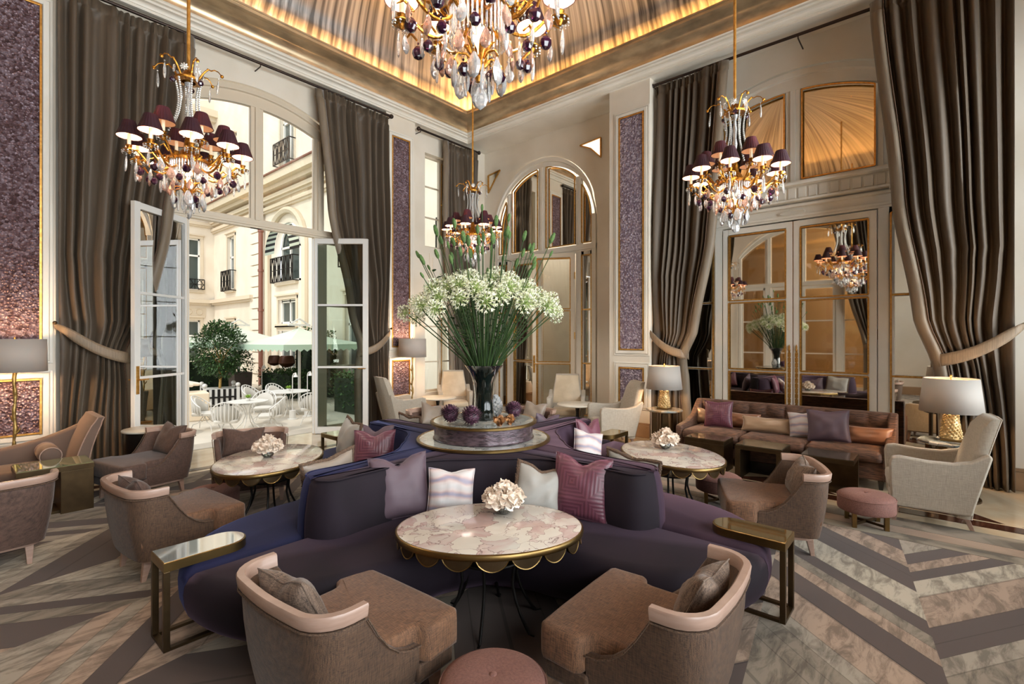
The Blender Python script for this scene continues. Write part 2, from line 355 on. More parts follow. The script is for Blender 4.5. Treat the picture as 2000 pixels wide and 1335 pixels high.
def rug():
    m = mat('chevron_carpet', '8f8577', .95, sheen=.15); nt, b, L = tree(m); N = nt.nodes.new
    tc = N('ShaderNodeTexCoord'); mp = N('ShaderNodeMapping'); mp.inputs['Rotation'].default_value = (0, 0, R(82)); L(tc.outputs['Object'], mp.inputs['Vector'])
    s = N('ShaderNodeSeparateXYZ'); L(mp.outputs[0], s.inputs[0])
    def mth(op, a, bb=None, c=None):
        n = N('ShaderNodeMath'); n.operation = op
        for i, v in enumerate((a, bb, c)):
            if v is None: continue
            if isinstance(v, (int, float)): n.inputs[i].default_value = v
            else: L(v, n.inputs[i])
        return n.outputs[0]
    u = mth('MULTIPLY', mth('ADD', s.outputs[0], .35), 1/.82)
    tri = mth('PINGPONG', u, 1.0)                 # 0..1..0 zigzag
    v = mth('MULTIPLY_ADD', tri, .92, s.outputs[1])
    wob = mth('FLOOR', u)
    v2 = mth('ADD', mth('MULTIPLY', v, 1/.225), mth('MULTIPLY', wob, .37))
    # uneven plank widths
    vn = mth('ADD', v2, mth('MULTIPLY', mth('SINE', mth('MULTIPLY', v2, 1.3)), .45))
    idx = mth('FLOOR', vn); fr = mth('FRACT', vn)
    cb = N('ShaderNodeCombineXYZ'); L(idx, cb.inputs[0]); L(wob, cb.inputs[1])
    wn = N('ShaderNodeTexWhiteNoise'); L(cb.outputs[0], wn.inputs['Vector'])
    cr = N('ShaderNodeValToRGB'); cr.color_ramp.interpolation = 'CONSTANT'; els = cr.color_ramp.elements
    els[0].color = srgb('9b8f80'); els[0].position = 0; els[1].color = srgb('51443f'); els[1].position = .66
    e = els.new(.2); e.color = srgb('b5a997'); e = els.new(.38); e.color = srgb('877b6c'); e = els.new(.52); e.color = srgb('a58d7a')
    L(wn.outputs['Value'], cr.inputs['Fac'])
    n = N('ShaderNodeTexNoise'); n.inputs['Scale'].default_value = 3.2; n.inputs['Detail'].default_value = 8; n.inputs['Roughness'].default_value = .7; n.inputs['Distortion'].default_value = .6
    mp2 = N('ShaderNodeMapping'); mp2.inputs['Scale'].default_value = (1.2, 4.0, 1); mp2.inputs['Rotation'].default_value = (0, 0, .6); L(tc.outputs['Object'], mp2.inputs['Vector']); L(mp2.outputs[0], n.inputs['Vector'])
    r2 = N('ShaderNodeValToRGB'); r2.color_ramp.elements[0].position = .40; r2.color_ramp.elements[1].position = .56
    r2.color_ramp.elements[0].color = srgb('6f675c'); r2.color_ramp.elements[1].color = (1, 1, 1, 1); L(n.outputs['Fac'], r2.inputs['Fac'])
    # cloudy abrash only on the pale planks
    gt = mth('LESS_THAN', wn.outputs['Value'], .66)
    mxf = mth('MULTIPLY', gt, .62)
    mx = N('ShaderNodeMixRGB'); mx.blend_type = 'MULTIPLY'; L(mxf, mx.inputs[0]); L(cr.outputs['Color'], mx.inputs[1]); L(r2.outputs['Color'], mx.inputs[2])
    # carved seam between planks
    seam = mth('GREATER_THAN', mth('ABSOLUTE', mth('SUBTRACT', fr, .5)), .47)
    mx2 = N('ShaderNodeMixRGB'); mx2.blend_type = 'MULTIPLY'; L(mth('MULTIPLY', seam, .45), mx2.inputs[0]); L(mx.outputs[0], mx2.inputs[1]); mx2.inputs[2].default_value = (.25, .22, .2, 1)
    L(mx2.outputs[0], b.inputs['Base Color'])
    bp = N('ShaderNodeBump'); bp.inputs['Strength'].default_value = .25; n3 = N('ShaderNodeTexNoise'); n3.inputs['Scale'].default_value = 220; L(tc.outputs['Object'], n3.inputs['Vector'])
    L(n3.outputs['Fac'], bp.inputs['Height']); L(bp.outputs['Normal'], b.inputs['Normal']); return m
rugm = rug()
floorm = mat('cream_floor_marble', 'cbbca2', .12, 0, 'b8a489', 1.6, detail=8, dist=2, coat=.2)
inlay = mat('red_marble_inlay', '4e2c20', .14, 0, '331c15', 5, detail=6, dist=1.5)
basem = mat('base_stone', 'a98a6c', .4, 0, '96785c', 3)

def agate():
    m = mat('agate_printed_silk', 'c9c3c0', .5, sheen=.2); nt, b, L = tree(m); N = nt.nodes.new
    tc = N('ShaderNodeTexCoord'); w = N('ShaderNodeTexWave'); w.bands_direction = 'Z'; w.inputs['Scale'].default_value = 3.2; w.inputs['Distortion'].default_value = 3.5; w.inputs['Detail'].default_value = 2; w.inputs['Detail Scale'].default_value = 1.6
    L(tc.outputs['Object'], w.inputs['Vector']); cr = N('ShaderNodeValToRGB'); els = cr.color_ramp.elements
    els[0].color = srgb('bbb6b6'); els[1].color = srgb('8a8496'); els[1].position = 1; e = els.new(.4); e.color = srgb('c0b2b0'); e = els.new(.75); e.color = srgb('b39a97')
    L(w.outputs['Fac'], cr.inputs['Fac']); L(cr.outputs['Color'], b.inputs['Base Color']); return m
agatem = agate()
def maze():
    m = mat('plum_maze_quilt', '6d3c49', .4, sheen=.5, sheencol='d295aa'); nt, b, L = tree(m); N = nt.nodes.new
    tc = N('ShaderNodeTexCoord'); s = N('ShaderNodeSeparateXYZ'); L(tc.outputs['Object'], s.inputs[0])
    def mth(op, a, bb=None):
        n = N('ShaderNodeMath'); n.operation = op
        for i, v in enumerate((a, bb)):
            if v is None: continue
            if isinstance(v, (int, float)): n.inputs[i].default_value = v
            else: L(v, n.inputs[i])
        return n.outputs[0]
    x = mth('PINGPONG', mth('ADD', s.outputs[0], .05), .11); z = mth('PINGPONG', mth('SUBTRACT', s.outputs[2], .03), .11)
    d = mth('MAXIMUM', x, z); ln = mth('PINGPONG', mth('MULTIPLY', d, 1.0), .012)
    bp = N('ShaderNodeBump'); bp.inputs['Strength'].default_value = .35; bp.inputs['Distance'].default_value = .3
    L(mth('MULTIPLY', ln, 1.0), bp.inputs['Height']); L(bp.outputs['Normal'], b.inputs['Normal'])
    mx = N('ShaderNodeMixRGB'); mx.inputs[1].default_value = srgb('512a36'); mx.inputs[2].default_value = srgb('673a47'); L(mth('MULTIPLY', ln, 83), mx.inputs[0]); L(mx.outputs[0], b.inputs['Base Color'])
    return m
mazem = maze()


# ================================================================== ROOM SHELL
XL, XR, YB, YT = -2.0, 7.65, -2.0, 7.9      # faces of the piers
ZS = 5.95                                   # soffit height
def TL(u, d, z): return (u, 8.05 - d, z)    # window wall, d = depth into the room
def TR(u, d, z): return (8.1 - d, u, z)     # mirror wall
def TB(u, d, z): return (-2.15 + d, u, z)   # wall opposite the mirrors
def TS(u, d, z): return (u, -2.15 + d, z)   # wall opposite the windows
def arch(uc, apex, rad):
    def f(u):
        x = min(abs(u-uc), rad-1e-4)
        return apex - (rad - math.sqrt(rad*rad - x*x))
    return f
def flat(z): return lambda u: z
def wall(mb, u0, u1, z1, ops, zf=0):
    """ops: (uc, hw, z0, topfn, reveal depth)"""
    u = u0
    for uc, hw, z0, fn, dep in sorted(ops):
        a, b = uc-hw, uc+hw
        mb.add([(u,0,zf),(a,0,zf),(a,0,z1),(u,0,z1)], [(0,1,2,3)])
        if z0 > zf: mb.add([(a,0,zf),(b,0,zf),(b,0,z0),(a,0,z0)], [(0,1,2,3)]); mb.add([(a,0,z0),(b,0,z0),(b,-dep,z0),(a,-dep,z0)], [(0,1,2,3)])
        n = 32; us = [a+(b-a)*i/n for i in range(n+1)]
        mb.grid([[(x,0,z1) for x in us], [(x,0,fn(x)) for x in us], [(x,-dep,fn(x)) for x in us]])
        for x in (a, b): mb.add([(x,0,z0),(x,-dep,z0),(x,-dep,fn(x)),(x,0,fn(x))], [(0,1,2,3)])
        u = b
    mb.add([(u,0,zf),(u1,0,zf),(u1,0,z1),(u,0,z1)], [(0,1,2,3)])

mb = MB(TL)
wall(mb, -2.2, 8.35, 6.1, [(3.27, 2.0, 0, arch(3.27, 5.55, 2.5), .15), (7.1, .56, .52, flat(2.66), .2), ], 0)
mb2 = MB(TL)
m1 = MB(TL); wall(m1, 6.54, 7.66, 6.1, [(7.1, .56, 3.55, flat(5.5), .2)], 2.9)
# piers stand proud of the bays
for a, b in ((-2.2, .9), (5.52, 6.2)): mb.box(a, 0, 0, b, .15, 6.1)
o = struct(mb.build('wall_left', stone, keep=False))
# cut the upper small window: rebuild wall around it
bpy.data.objects.remove(o)
mb = MB(TL)
wall(mb, -2.2, 6.54, 6.1, [(3.27, 2.0, 0, arch(3.27, 5.55, 2.5), .15)])
wall(mb, 6.54, 7.66, 2.9, [(7.1, .53, .52, flat(2.66), .2)])
wall(mb, 6.54, 7.66, 6.1, [(7.1, .53, 3.55, flat(5.5), .2)], 2.9)
mb.add([(7.66,0,0),(8.45,0,0),(8.45,0,6.1),(7.66,0,6.1)], [(0,1,2,3)])
for a, b in ((-2.2, .9), (5.52, 6.2)): mb.box(a, -.02, 0, b, .15, 6.1)
# moulded panel between the two small windows
mb.box(6.68, 0, 2.82, 7.52, .015, 3.42); mb.box(6.76, .01, 2.9, 7.44, .03, 3.34)
struct(mb.build('wall_left', stone))

mb = MB(TR)
wall(mb, -2.2, 4.0, 6.1, [(1.61, 2.0, 0, arch(1.61, 5.55, 2.5), .12)])
mb.box(-2.2, -.02, 0, -.6, .45, 6.1); mb.box(3.6, -.02, 0, 4.35, .45, 6.1); mb.box(-.6, -.5, 0, 3.8, -.38, 5.7)
struct(mb.build('wall_right', stone))
mb = MB(lambda u, d, z: (8.35-d, u, z))
wall(mb, 4.2, 8.2, 6.1, [(6.38, 1.36, 0, arch(6.38, 5.45, 1.36), .1)])
# two sunk triangular spandrel mirrors are framed on the face of this wall
struct(mb.build('wall_far', stone))
mb = MB(TB)
wall(mb, -2.2, 8.1, 6.1, [(3.4, 2.0, 0, arch(3.4, 5.55, 2.5), .12)])
for a, b in ((-2.2, 1.1), (5.7, 8.1)): mb.box(a, -.02, 0, b, .15, 6.1)
struct(mb.build('wall_back', stone))
mb = MB(TS)
wall(mb, -2.2, 8.2, 6.1, [(.3, 1.3, .5, flat(5.2), .2), (3.4, 1.3, .5, flat(5.2), .2), (6.2, 1.1, .5, flat(5.2), .2)])
struct(mb.build('wall_front', stone))

# floor, carpet border, inlay
mb = MB(); mb.box(-2.3, -2.3, -.2, 8.4, 8.32, 0); struct(mb.build('floor', floorm))
mb = MB(); mb.box(-1.9, -1.9, .001, 5.72, 6.85, .014)
cp = tag(mb.build('carpet', rugm), 'large chevron patterned carpet in taupe, grey and mauve covering the middle of the floor', 'carpet')
for x0, x1, c in ((5.10, 5.26, ('8f8474', '5f574d')), (5.26, 5.44, ('a08a78', '8f7b6b')), (5.44, 5.72, ('877c6e', '5c544a'))):
    mb = MB(); mb.box(x0+.004, -1.9, .012, x1-.002, 6.85, .0165); mb.build('border_strip', mat('carpet_border%d' % int(x0*100), c[0], .95, 0, c[1], 3.5, (1,.8,1), 8, (.42,.6), dist=.6), cp)
mb = MB()
mb.box(5.95, -1.9, .001, 6.12, 7.1, .004); mb.box(-1.9, 7.0, .001, 6.12, 7.12, .004)
for k in range(7):
    y = -1.7+k*1.25
    mb.add([(6.16,y,.003),(6.60,y+.45,.003),(6.16,y+1.15,.003)], [(0,1,2)])
struct(mb.build('floor_inlay', inlay))
# baseboards
for nm, T, segs in (('baseboard_left', TL, ((-2.1,.9,.15),(5.52,6.2,.15),(6.2,8.3,0))), ('baseboard_right', TR, ((-2.1,-.6,.45),(3.6,4.35,.45))), ('baseboard_back', TB, ((-2,1.1,.15),(5.7,7.9,.15)))):
    mb = MB(T)
    for a, b, d in segs: mb.box(a, d-.01, 0, b, d+.03, .2); mb.box(a, d-.01, .2, b, d+.015, .24)
    struct(mb.build(nm, basem, bevel=.006))
mb = MB(); mb.box(8.3, 4.36, 0, 8.36, 5.0, .2); mb.box(8.3, 7.76, 0, 8.36, 8.04, .2); mb.box(7.2, 4.35, 0, 8.3, 4.37, .2)
struct(mb.build('baseboard_far', basem))

# cornice, cove and vault: rings of (inset from the pier faces, height)
def ring(name, prof, m, smooth=True, closed_top=False, auto=35):
    mb = MB(); rows = []
    for i, z in prof: rows.append([(XL+i, YB+i, z), (XR-i, YB+i, z), (XR-i, YT-i, z), (XL+i, YT-i, z)])
    mb.grid(rows, closed=True)
    if closed_top: n = len(mb.v); mb.f.append((n-4, n-3, n-2, n-1)); mb.mi.append(0)
    return struct(mb.build(name, m, smooth=smooth, auto=auto))
cor = [(-.8,5.95),(.0,5.95),(.0,5.93),(.045,5.93),(.045,5.965),(.06,5.965)] + [(.06+.055*(1-math.cos(t*PI/12)), 5.965+.05*math.sin(t*PI/12)) for t in range(7)] + [(.13,6.015),(.13,6.045),(.17,6.05),(.17,6.075),(.19,6.085)]
ring('ceiling_cornice', cor, paint)
cov = [(.19,6.085)] + [(.19+.30*(1-math.cos(t*PI/20)), 6.085+.20*math.sin(t*PI/20)) for t in range(1, 11)] + [(.50,6.285),(.50,6.32),(.53,6.32),(.53,6.345),(.515,6.345),(.51,6.28),(.38,6.28)]
ring('ceiling_cove', cov, covem)
vz = [(.40,6.29),(.385,6.36),(.40,6.42),(.44,6.48),(.51,6.54)] + [(.51 + 4.0*(1-math.cos(t*PI/32))**.9, 6.54+1.15*math.sin(t*PI/32)) for t in range(1, 17)]
def vault_z(x, y):
    i = min(x-XL, XR-x, y-YB, YT-y)
    for (a, p), (b, q) in zip(vz[1:], vz[2:]):
        if a <= i <= b: return p + (q-p)*(i-a)/(b-a)
    return vz[-1][1]
ring('ceiling', vz, leafm, closed_top=True)
# warm light strip lying in the slot behind the cove lip
strip = mat('warm_led_strip', 'ffb060', .5, emit='ffb45c', es=160)
mb = MB(); a = .412; z0 = 6.325
for x0, y0, x1, y1 in ((XL+a, YB+a, XR-a, YB+a+.02), (XL+a, YT-a-.02, XR-a, YT-a), (XL+a, YB+a, XL+a+.02, YT-a), (XR-a-.02, YB+a, XR-a, YT-a)): mb.box(x0, y0, z0, x1, y1, z0+.015)
tag(mb.build('cove_light_strip', strip), 'glowing warm light strip running behind the lip of the ceiling cove', 'light strip')

# amethyst mosaic panels in gilt and stone mouldings
def frame_rect(T, u0, u1, z0, z1, d, w, t, m, name, par, bevel=.004):
    mb = MB(T)
    mb.box(u0-w, d, z0-w, u0, d+t, z1+w); mb.box(u1, d, z0-w, u1+w, d+t, z1+w); mb.box(u0, d, z0-w, u1, d+t, z0); mb.box(u0, d, z1, u1, d+t, z1+w)
    return mb.build(name, m, par, bevel=bevel)
def panel(T, u0, u1, z0, z1, d, label):
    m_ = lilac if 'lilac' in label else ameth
    t = thing('mosaic_panel', label, 'wall panel', T((u0+u1)/2, d, z0))
    inv = Vector(t.location)
    T2 = lambda u, dd, z: tuple(Vector(T(u, dd, z)) - inv)
    mb = MB(T2); mb.box(u0, d-.005, z0, u1, d+.006, z1); mb.build('mosaic_field', m_, t)
    frame_rect(T2, u0, u1, z0, z1, d, .022, .024, gold, 'gilt_frame', t)
    frame_rect(T2, u0-.03, u1+.03, z0-.03, z1+.03, d, .05, .022, paint, 'stone_moulding', t)
    frame_rect(T2, u0-.09, u1+.09, z0-.09, z1+.09, d, .025, .012, paint, 'outer_moulding', t)
panel(TL, -.35, .76, 1.47, 5.5, .15, 'tall purple mosaic panel in a gilt frame above the left floor lamp')
panel(TL, -.35, .76, .56, 1.16, .15, 'low purple mosaic panel in a gilt frame behind the chaise longue')
panel(TL, 5.66, 6.04, 1.5, 5.5, .15, 'narrow tall mosaic panel between the open terrace door and the corner window')
panel(TL, 5.66, 6.04, .56, 1.2, .15, 'small low mosaic panel behind the far floor lamp')
panel(TR, 3.72, 4.14, 1.47, 5.4, .45, 'tall lilac-lit mosaic panel in a gilt frame on the pier beside the mirror curtain')
panel(TR, 3.72, 4.14, .57, 1.13, .45, 'small low lilac-lit mosaic panel behind the high backed armchair on the right')
panel(TB, 6.1, 6.9, 1.47, 5.4, .15, 'amethyst panel seen only as a reflection in the mirrored doors')

# ------------------------------------------------------------------ glazed and mirrored bays
def rect_pane(T, u0, u1, z0, z1, d, m, par, bead=None):
    mb = MB(T); mb.add([(u0,d,z0),(u1,d,z0),(u1,d,z1),(u0,d,z1)], [(0,1,2,3)])
    p = mb.build('pane', m, par)
    return p
def arch_pane(T, u0, u1, z0, fn, d, m, par):
    mb = MB(T); n = 16; us = [u0+(u1-u0)*i/n for i in range(n+1)]
    mb.grid([[(u,d,z0) for u in us], [(u,d,max(fn(u), z0+.01)) for u in us]])
    return mb.build('pane', m, par)
def bead_loop(mb, T_unused, u0, u1, z0, fn, d, w=.02):
    n = 12; pts = [(u0,d,z0)] + [(u0+(u1-u0)*i/n, d, max(fn(u0+(u1-u0)*i/n), z0+.01)) for i in range(n+1)] + [(u1,d,z0)]
    for p, q in zip(pts, pts[1:]+pts[:1]):
        if (Vector(p)-Vector(q)).length > 1e-4: mb.bar(p, q, w, w, (0,1,0))
def bay(num, T, uc, dh, zt, zb, inner, outer, hw, pane_m, fm, beads, d=-.12, side=(1.12,), upper_side=True, sidelights=True, frieze=False, muntins=(1.15, 2.22)):
    """frame plane at depth d; dh: half width of the door pair"""
    w = tag(bpy.data.objects.new('window_%d' % num, None), kind='structure'); C.objects.link(w)
    mb = MB(T); s0 = side[0]
    n = 40; us = [uc-hw+2*hw*i/n for i in range(n+1)]
    # arched head, between the wall opening (outer) and the panes (inner)
    iw = hw-.09
    def fi(u): return min(inner(u), outer(u)-.06)
    rows = [[(u, d+.10, outer(u)+.03) for u in us], [(u, d+.10, outer(u)-.05) for u in us], [(u, d+.06, outer(u)-.06) for u in us], [(u, d+.06, fi(uc+(u-uc)*iw/hw)) for u in us], [(u, d-.02, fi(uc+(u-uc)*iw/hw)) for u in us]]
    mb.grid(rows)
    for s in (-1, 1): 
        mb.box(uc+s*hw-.09 if s > 0 else uc-hw, d-.03, 0, uc+s*hw if s > 0 else uc-hw+.09, d+.08, outer(uc+hw)-.02)
    a = dh; b = s0
    for x0, x1 in ((-b, -a), (a, b)): 
        mb.box(uc+x0, d-.04, 0, uc+x1, d+.05, inner(uc+(a+b)/2)+.05)
        mb.box(uc+x0+.06, d+.05, zb-.02, uc+x1-.06, d+.075, inner(uc+(a+b)/2))
    mb.box(uc-.095, d-.04, zt, uc+.095, d+.05, inner(uc)+.05); mb.box(uc-.035, d+.05, zb-.02, uc+.035, d+.075, inner(uc))
    mb.box(uc-hw, d-.04, zt, uc+hw, d+.06, zb)
    mb.box(uc-hw, d+.06, zt+.03, uc+hw, d+.085, zt+.07)
    if frieze:
        mb.box(uc-hw, d+.06, zt+.17, uc+hw, d+.13, zt+.21); mb.box(uc-1.25, d+.06, zt+.24, uc+1.25, d+.20, zt+.27)
        for k in range(19):
            x = uc-1.17+k*.13; mb.box(x-.05, d+.06, zt+.29, x+.05, d+.14, zt+.44)
        mb.box(uc-1.22, d+.06, zt+.26, uc+1.22, d+.125, zt+.46)
        mb.box(uc-1.3, d+.06, zt+.46, uc+1.3, d+.24, zt+.50); mb.box(uc-1.26, d+.06, zt+.50, uc+1.26, d+.18, zt+.53)
        for s in (-1, 1): mb.box(uc+s*1.2-.07, d+.06, zt+.20, uc+s*1.2+.07, d+.2, zt+.46)
    mb.build('frame', fm, w, bevel=.006)
    if frieze:
        for s in (-1, 1):
            g = MB(T)
            for q in (-.03, 0, .03): g.tube([(uc+s*1.2+q, d+.2+.02*math.sin(k), zt+.14+.016*k) for k in range(7)], [.01,.016,.02,.02,.02,.018,.012], 6)
            g.box(uc+s*1.2-.05, d+.14, zt+.12, uc+s*1.2+.05, d+.24, zt+.15)
            g.build('gilt_bracket', goldr, w, smooth=True)
        g = MB(T); g.tube([(uc+.16*math.cos(k*PI/10), d+.095, zt+.1+.035*math.sin(k*PI/10)) for k in range(20)], .008, 6, closed=True); g.build('oval_ornament', fm, w)
    segs = [(-a+.03-.0, -.115), (.115, a-.03)]
    if upper_side: segs += [(-iw+.02, -b-.02), (b+.02, iw-.02)]
    g = MB(T)
    for x0, x1 in segs:
        fn = lambda u: fi(u)-.015
        arch_pane(T, uc+x0, uc+x1, zb+.03, fn, d, pane_m, w)
        if beads: bead_loop(g, T, uc+x0, uc+x1, zb+.03, fn, d+.045 if False else d+.055)
    if sidelights:
        for x0, x1 in ((-iw+.02, -b-.02), (b+.02, iw-.02)):
            rect_pane(T, uc+x0, uc+x1, .12, zt-.08, d, pane_m, w)
            if beads: bead_loop(g, T, uc+x0, uc+x1, .12, flat(zt-.08), d+.055)
            fb = MB(T)
            for z in muntins: fb.box(uc+x0, d-.015, z-.018, uc+x1, d+.03, z+.018)
            fb.box(uc+x0-.03, d-.03, 0, uc+x1+.03, d+.04, .12); fb.box(uc+x0-.03, d-.03, zt-.08, uc+x1+.03, d+.04, zt)
            for xx in (x0, x1): fb.box(uc+xx-.035, d-.03, 0, uc+xx+.035, d+.04, zt)
            fb.build('sidelight_frame', goldb if beads else fm, w) if False else fb.build('sidelight_frame', fm, w)
            if beads:
                for z in muntins: g.box(uc+x0, d+.03, z-.012, uc+x1, d+.045, z+.012)
    if beads: g.build('gilt_bead', gold, w)
    return w
def leaf(num, loc, rz, w, h, fm, pm, beads, handle=True, muntins=(1.15, 2.22), flip=1, plate=False, bead_m=None):
    t = tag(bpy.data.objects.new('door_%d' % num, None), kind='structure'); C.objects.link(t); t.location = loc; t.rotation_euler = (0,0,rz)
    mb = MB(); th = .028; z0 = .012
    mb.box(0, -th, z0, .085, th, h); mb.box(w-.085, -th, z0, w, th, h); mb.box(.085, -th, z0, w-.085, th, z0+.11); mb.box(.085, -th, h-.085, w-.085, th, h)
    for z in muntins: mb.box(.085, -th*.6, z-.017, w-.085, th*.6, z+.017)
    mb.build('frame', fm, t, bevel=.004)
    zs = [z0+.11] + list(muntins) + [h-.085]
    for a, b in zip(zs, zs[1:]):
        p = MB(); p.add([(.085,0,a+.015),(w-.085,0,a+.015),(w-.085,0,b-.015),(.085,0,b-.015)], [(0,1,2,3)]); p.build('pane', pm, t)
    if beads:
        g = MB()
        for s in (-1, 1):
            y = s*(th+.003)
            for a, b in zip(zs, zs[1:]):
                bead_loop(g, None, .092, w-.092, a+.02, flat(b-.02), y*.8, .02)
            g.bar((w-.004,s*.02,z0+.02),(w-.004,s*.02,h-.01),.012)
        g.build('gilt_bead', gold, t)
    hg = MB()
    for z in (.5, 1.7, 2.9): hg.tube([(0, flip*(th+.012), z-.07), (0, flip*(th+.012), z+.07)], .011, 8)
    hg.build('hinge', gold if beads else brass, t)
    if handle:
        k = MB(); k.box(w-.06, th, .95, w-.02, th+.012, 1.3) if True else None
        k.tube([(w-.04, th+.01, 1.13), (w-.04, th+.05, 1.13), (w-.15, th+.055, 1.13)], .009, 8); k.tube([(w-.04, -th, 1.13), (w-.04, -th-.05, 1.13), (w-.15, -th-.055, 1.13)], .009, 8)
        k.build('handle', gold, t)
    if plate:
        k = MB(); s = plate
        for z in range(14): k.box(w-.062, s*th, .40+z*.075, w-.022, s*(th+.008), .46+z*.075)
        k.box(w-.055, s*th, .38, w-.03, s*(th+.006), 1.47); k.lathe([(0,0),(.018,.02),(.01,.05),(.014,.07),(0,.11)], 8, (w-.042, s*(th+.01), 1.45)); k.build('gilt_plate', gold, t)
    return t
in1, out1 = arch(3.27, 5.27, 2.4), arch(3.27, 5.5, 2.46)
bay(1, TL, 3.27, .94, 3.38, 3.52, in1, out1, 1.98, glass, frame_w, False)
leaf(1, (4.21, 8.17, 0), R(-48.4), .95, 3.36, leaf_w, glass_t, False)
leaf(2, (2.33, 8.17, 0), R(-141.8), .97, 3.36, leaf_w, glass_t, False, flip=-1)
in2, out2 = arch(1.61, 5.27, 2.4), arch(1.61, 5.5, 2.46)
bay(2, TR, 1.61, 1.0, 3.38, 3.93, in2, out2, 1.98, mirror, paint, True, frieze=True)
leaf(3, (8.19, 2.6, 0), R(-90), .985, 3.36, paint, mirror, True, handle=False, plate=-1)
leaf(4, (8.19, .62, 0), R(90), .985, 3.36, paint, mirror, True, handle=False, plate=1, flip=-1)
TF = lambda u, d, z: (8.35-d, u, z)
in3, out3 = arch(6.38, 5.27, 1.2), arch(6.38, 5.42, 1.33)
bay(3, TF, 6.38, .86, 3.38, 3.52, in3, out3, 1.33, mirror, paint, True, d=-.07, side=(.98,), upper_side=True)
leaf(5, (8.38, 7.24, 0), R(-90), .86, 3.36, paint, mirror, True, handle=False)
leaf(6, (8.33, 5.52, 0), R(119), .86, 3.36, frame_w, glass, True, handle=True)
in4, out4 = arch(3.4, 5.27, 2.4), arch(3.4, 5.5, 2.46)
panedark = glass_thin('salon_pane', 'cbb89a', .15)
bay(4, TB, 3.4, .94, 3.38, 3.52, in4, out4, 1.98, panedark, paint, False)
leaf(7, (-2.27, 2.46, 0), R(90), .94, 3.36, paint, panedark, False, handle=False)
leaf(8, (-2.27, 4.34, 0), R(-90), .94, 3.36, paint, panedark, False, handle=False)
# spandrel mirrors over the far arch
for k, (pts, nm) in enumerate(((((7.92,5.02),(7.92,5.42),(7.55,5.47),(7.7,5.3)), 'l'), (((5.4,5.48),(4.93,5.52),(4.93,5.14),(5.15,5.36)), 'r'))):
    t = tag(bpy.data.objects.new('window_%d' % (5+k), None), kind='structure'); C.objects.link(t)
    mb = MB(TF); mb.add([(u,.012,z) for u, z in pts], [(0,1,2,3)]); mb.build('pane', mirror if nm == 'l' else mat('glowing_mirror_pane', 'f4f0e6', .5, emit='fff6e6', es=.9), t)  # right pane glows in place of a bright window reflected in a mirror
    mb = MB(TF)
    for p, q in zip(pts, pts[1:]+pts[:1]): mb.bar((p[0],.015,p[1]), (q[0],.015,q[1]), .022, .03, (0,1,0))
    mb.build('gilt_bead', gold, t)
# small casement windows in the window wall
def casement(num, T, u0, u1, z0, z1, d, muntins):
    t = tag(bpy.data.objects.new('window_%d' % num, None), kind='structure'); C.objects.link(t)
    uc = (u0+u1)/2; mb = MB(T); w = .045
    mb.box(u0, d-.03, z0, u0+w, d+.03, z1); mb.box(u1-w, d-.03, z0, u1, d+.03, z1); mb.box(u0, d-.03, z0, u1, d+.03, z0+w); mb.box(u0, d-.03, z1-w, u1, d+.03, z1)
    mb.box(uc-.05, d-.03, z0, uc+.05, d+.045, z1)
    for z in muntins: mb.box(u0, d-.02, z-.014, u1, d+.02, z+.014)
    mb.build('frame', frame_w, t, bevel=.005)
    for a, b in ((u0+w, uc-.05), (uc+.05, u1-w)): rect_pane(T, a, b, z0+w, z1-w, d, glass, t)
    g = MB(T); g.tube([(uc, d+.06, z0+.1), (uc, d+.06, z1-.08)], .008, 8); g.sphere((uc, d+.06, (z0+z1)/2), .022); g.build('bolt_rod', gold, t)
casement(7, TL, 6.57, 7.63, .52, 2.66, -.15, (1.15, 1.9)); casement(8, TL, 6.57, 7.63, 3.55, 5.5, -.15, (4.2, 4.85))
for k, (uc, hw) in enumerate(((.3, 1.3), (3.4, 1.3), (6.2, 1.1))): casement(9+k, TS, uc-hw, uc+hw, .5, 5.2, -.15, (1.7, 2.9, 4.1))  # unseen casements, added behind the camera to carry the fill lamps
# neighbouring rooms glimpsed through the back doors and past the ajar leaf
mb = MB()
mb.add([(-5,-.5,0),(-5,7.5,0),(-5,7.5,5.6),(-5,-.5,5.6),(-2.3,-.5,0),(-2.3,7.5,0),(-2.3,7.5,5.6),(-2.3,-.5,5.6)], [(0,1,2,3),(0,3,7,4),(1,5,6,2),(3,2,6,7),(0,4,5,1)])
struct(mb.build('wall_salon', mat('salon_wall', 'cbb89c', .6)))
mb = MB()
mb.add([(10,4.4,0),(10,8.0,0),(10,8.0,5.6),(10,4.4,5.6),(8.46,4.4,0),(8.46,8.0,0),(8.46,8.0,5.6),(8.46,4.4,5.6)], [(0,1,2,3),(0,3,7,4),(1,5,6,2),(3,2,6,7),(0,4,5,1)])
struct(mb.build('wall_corridor', stone))

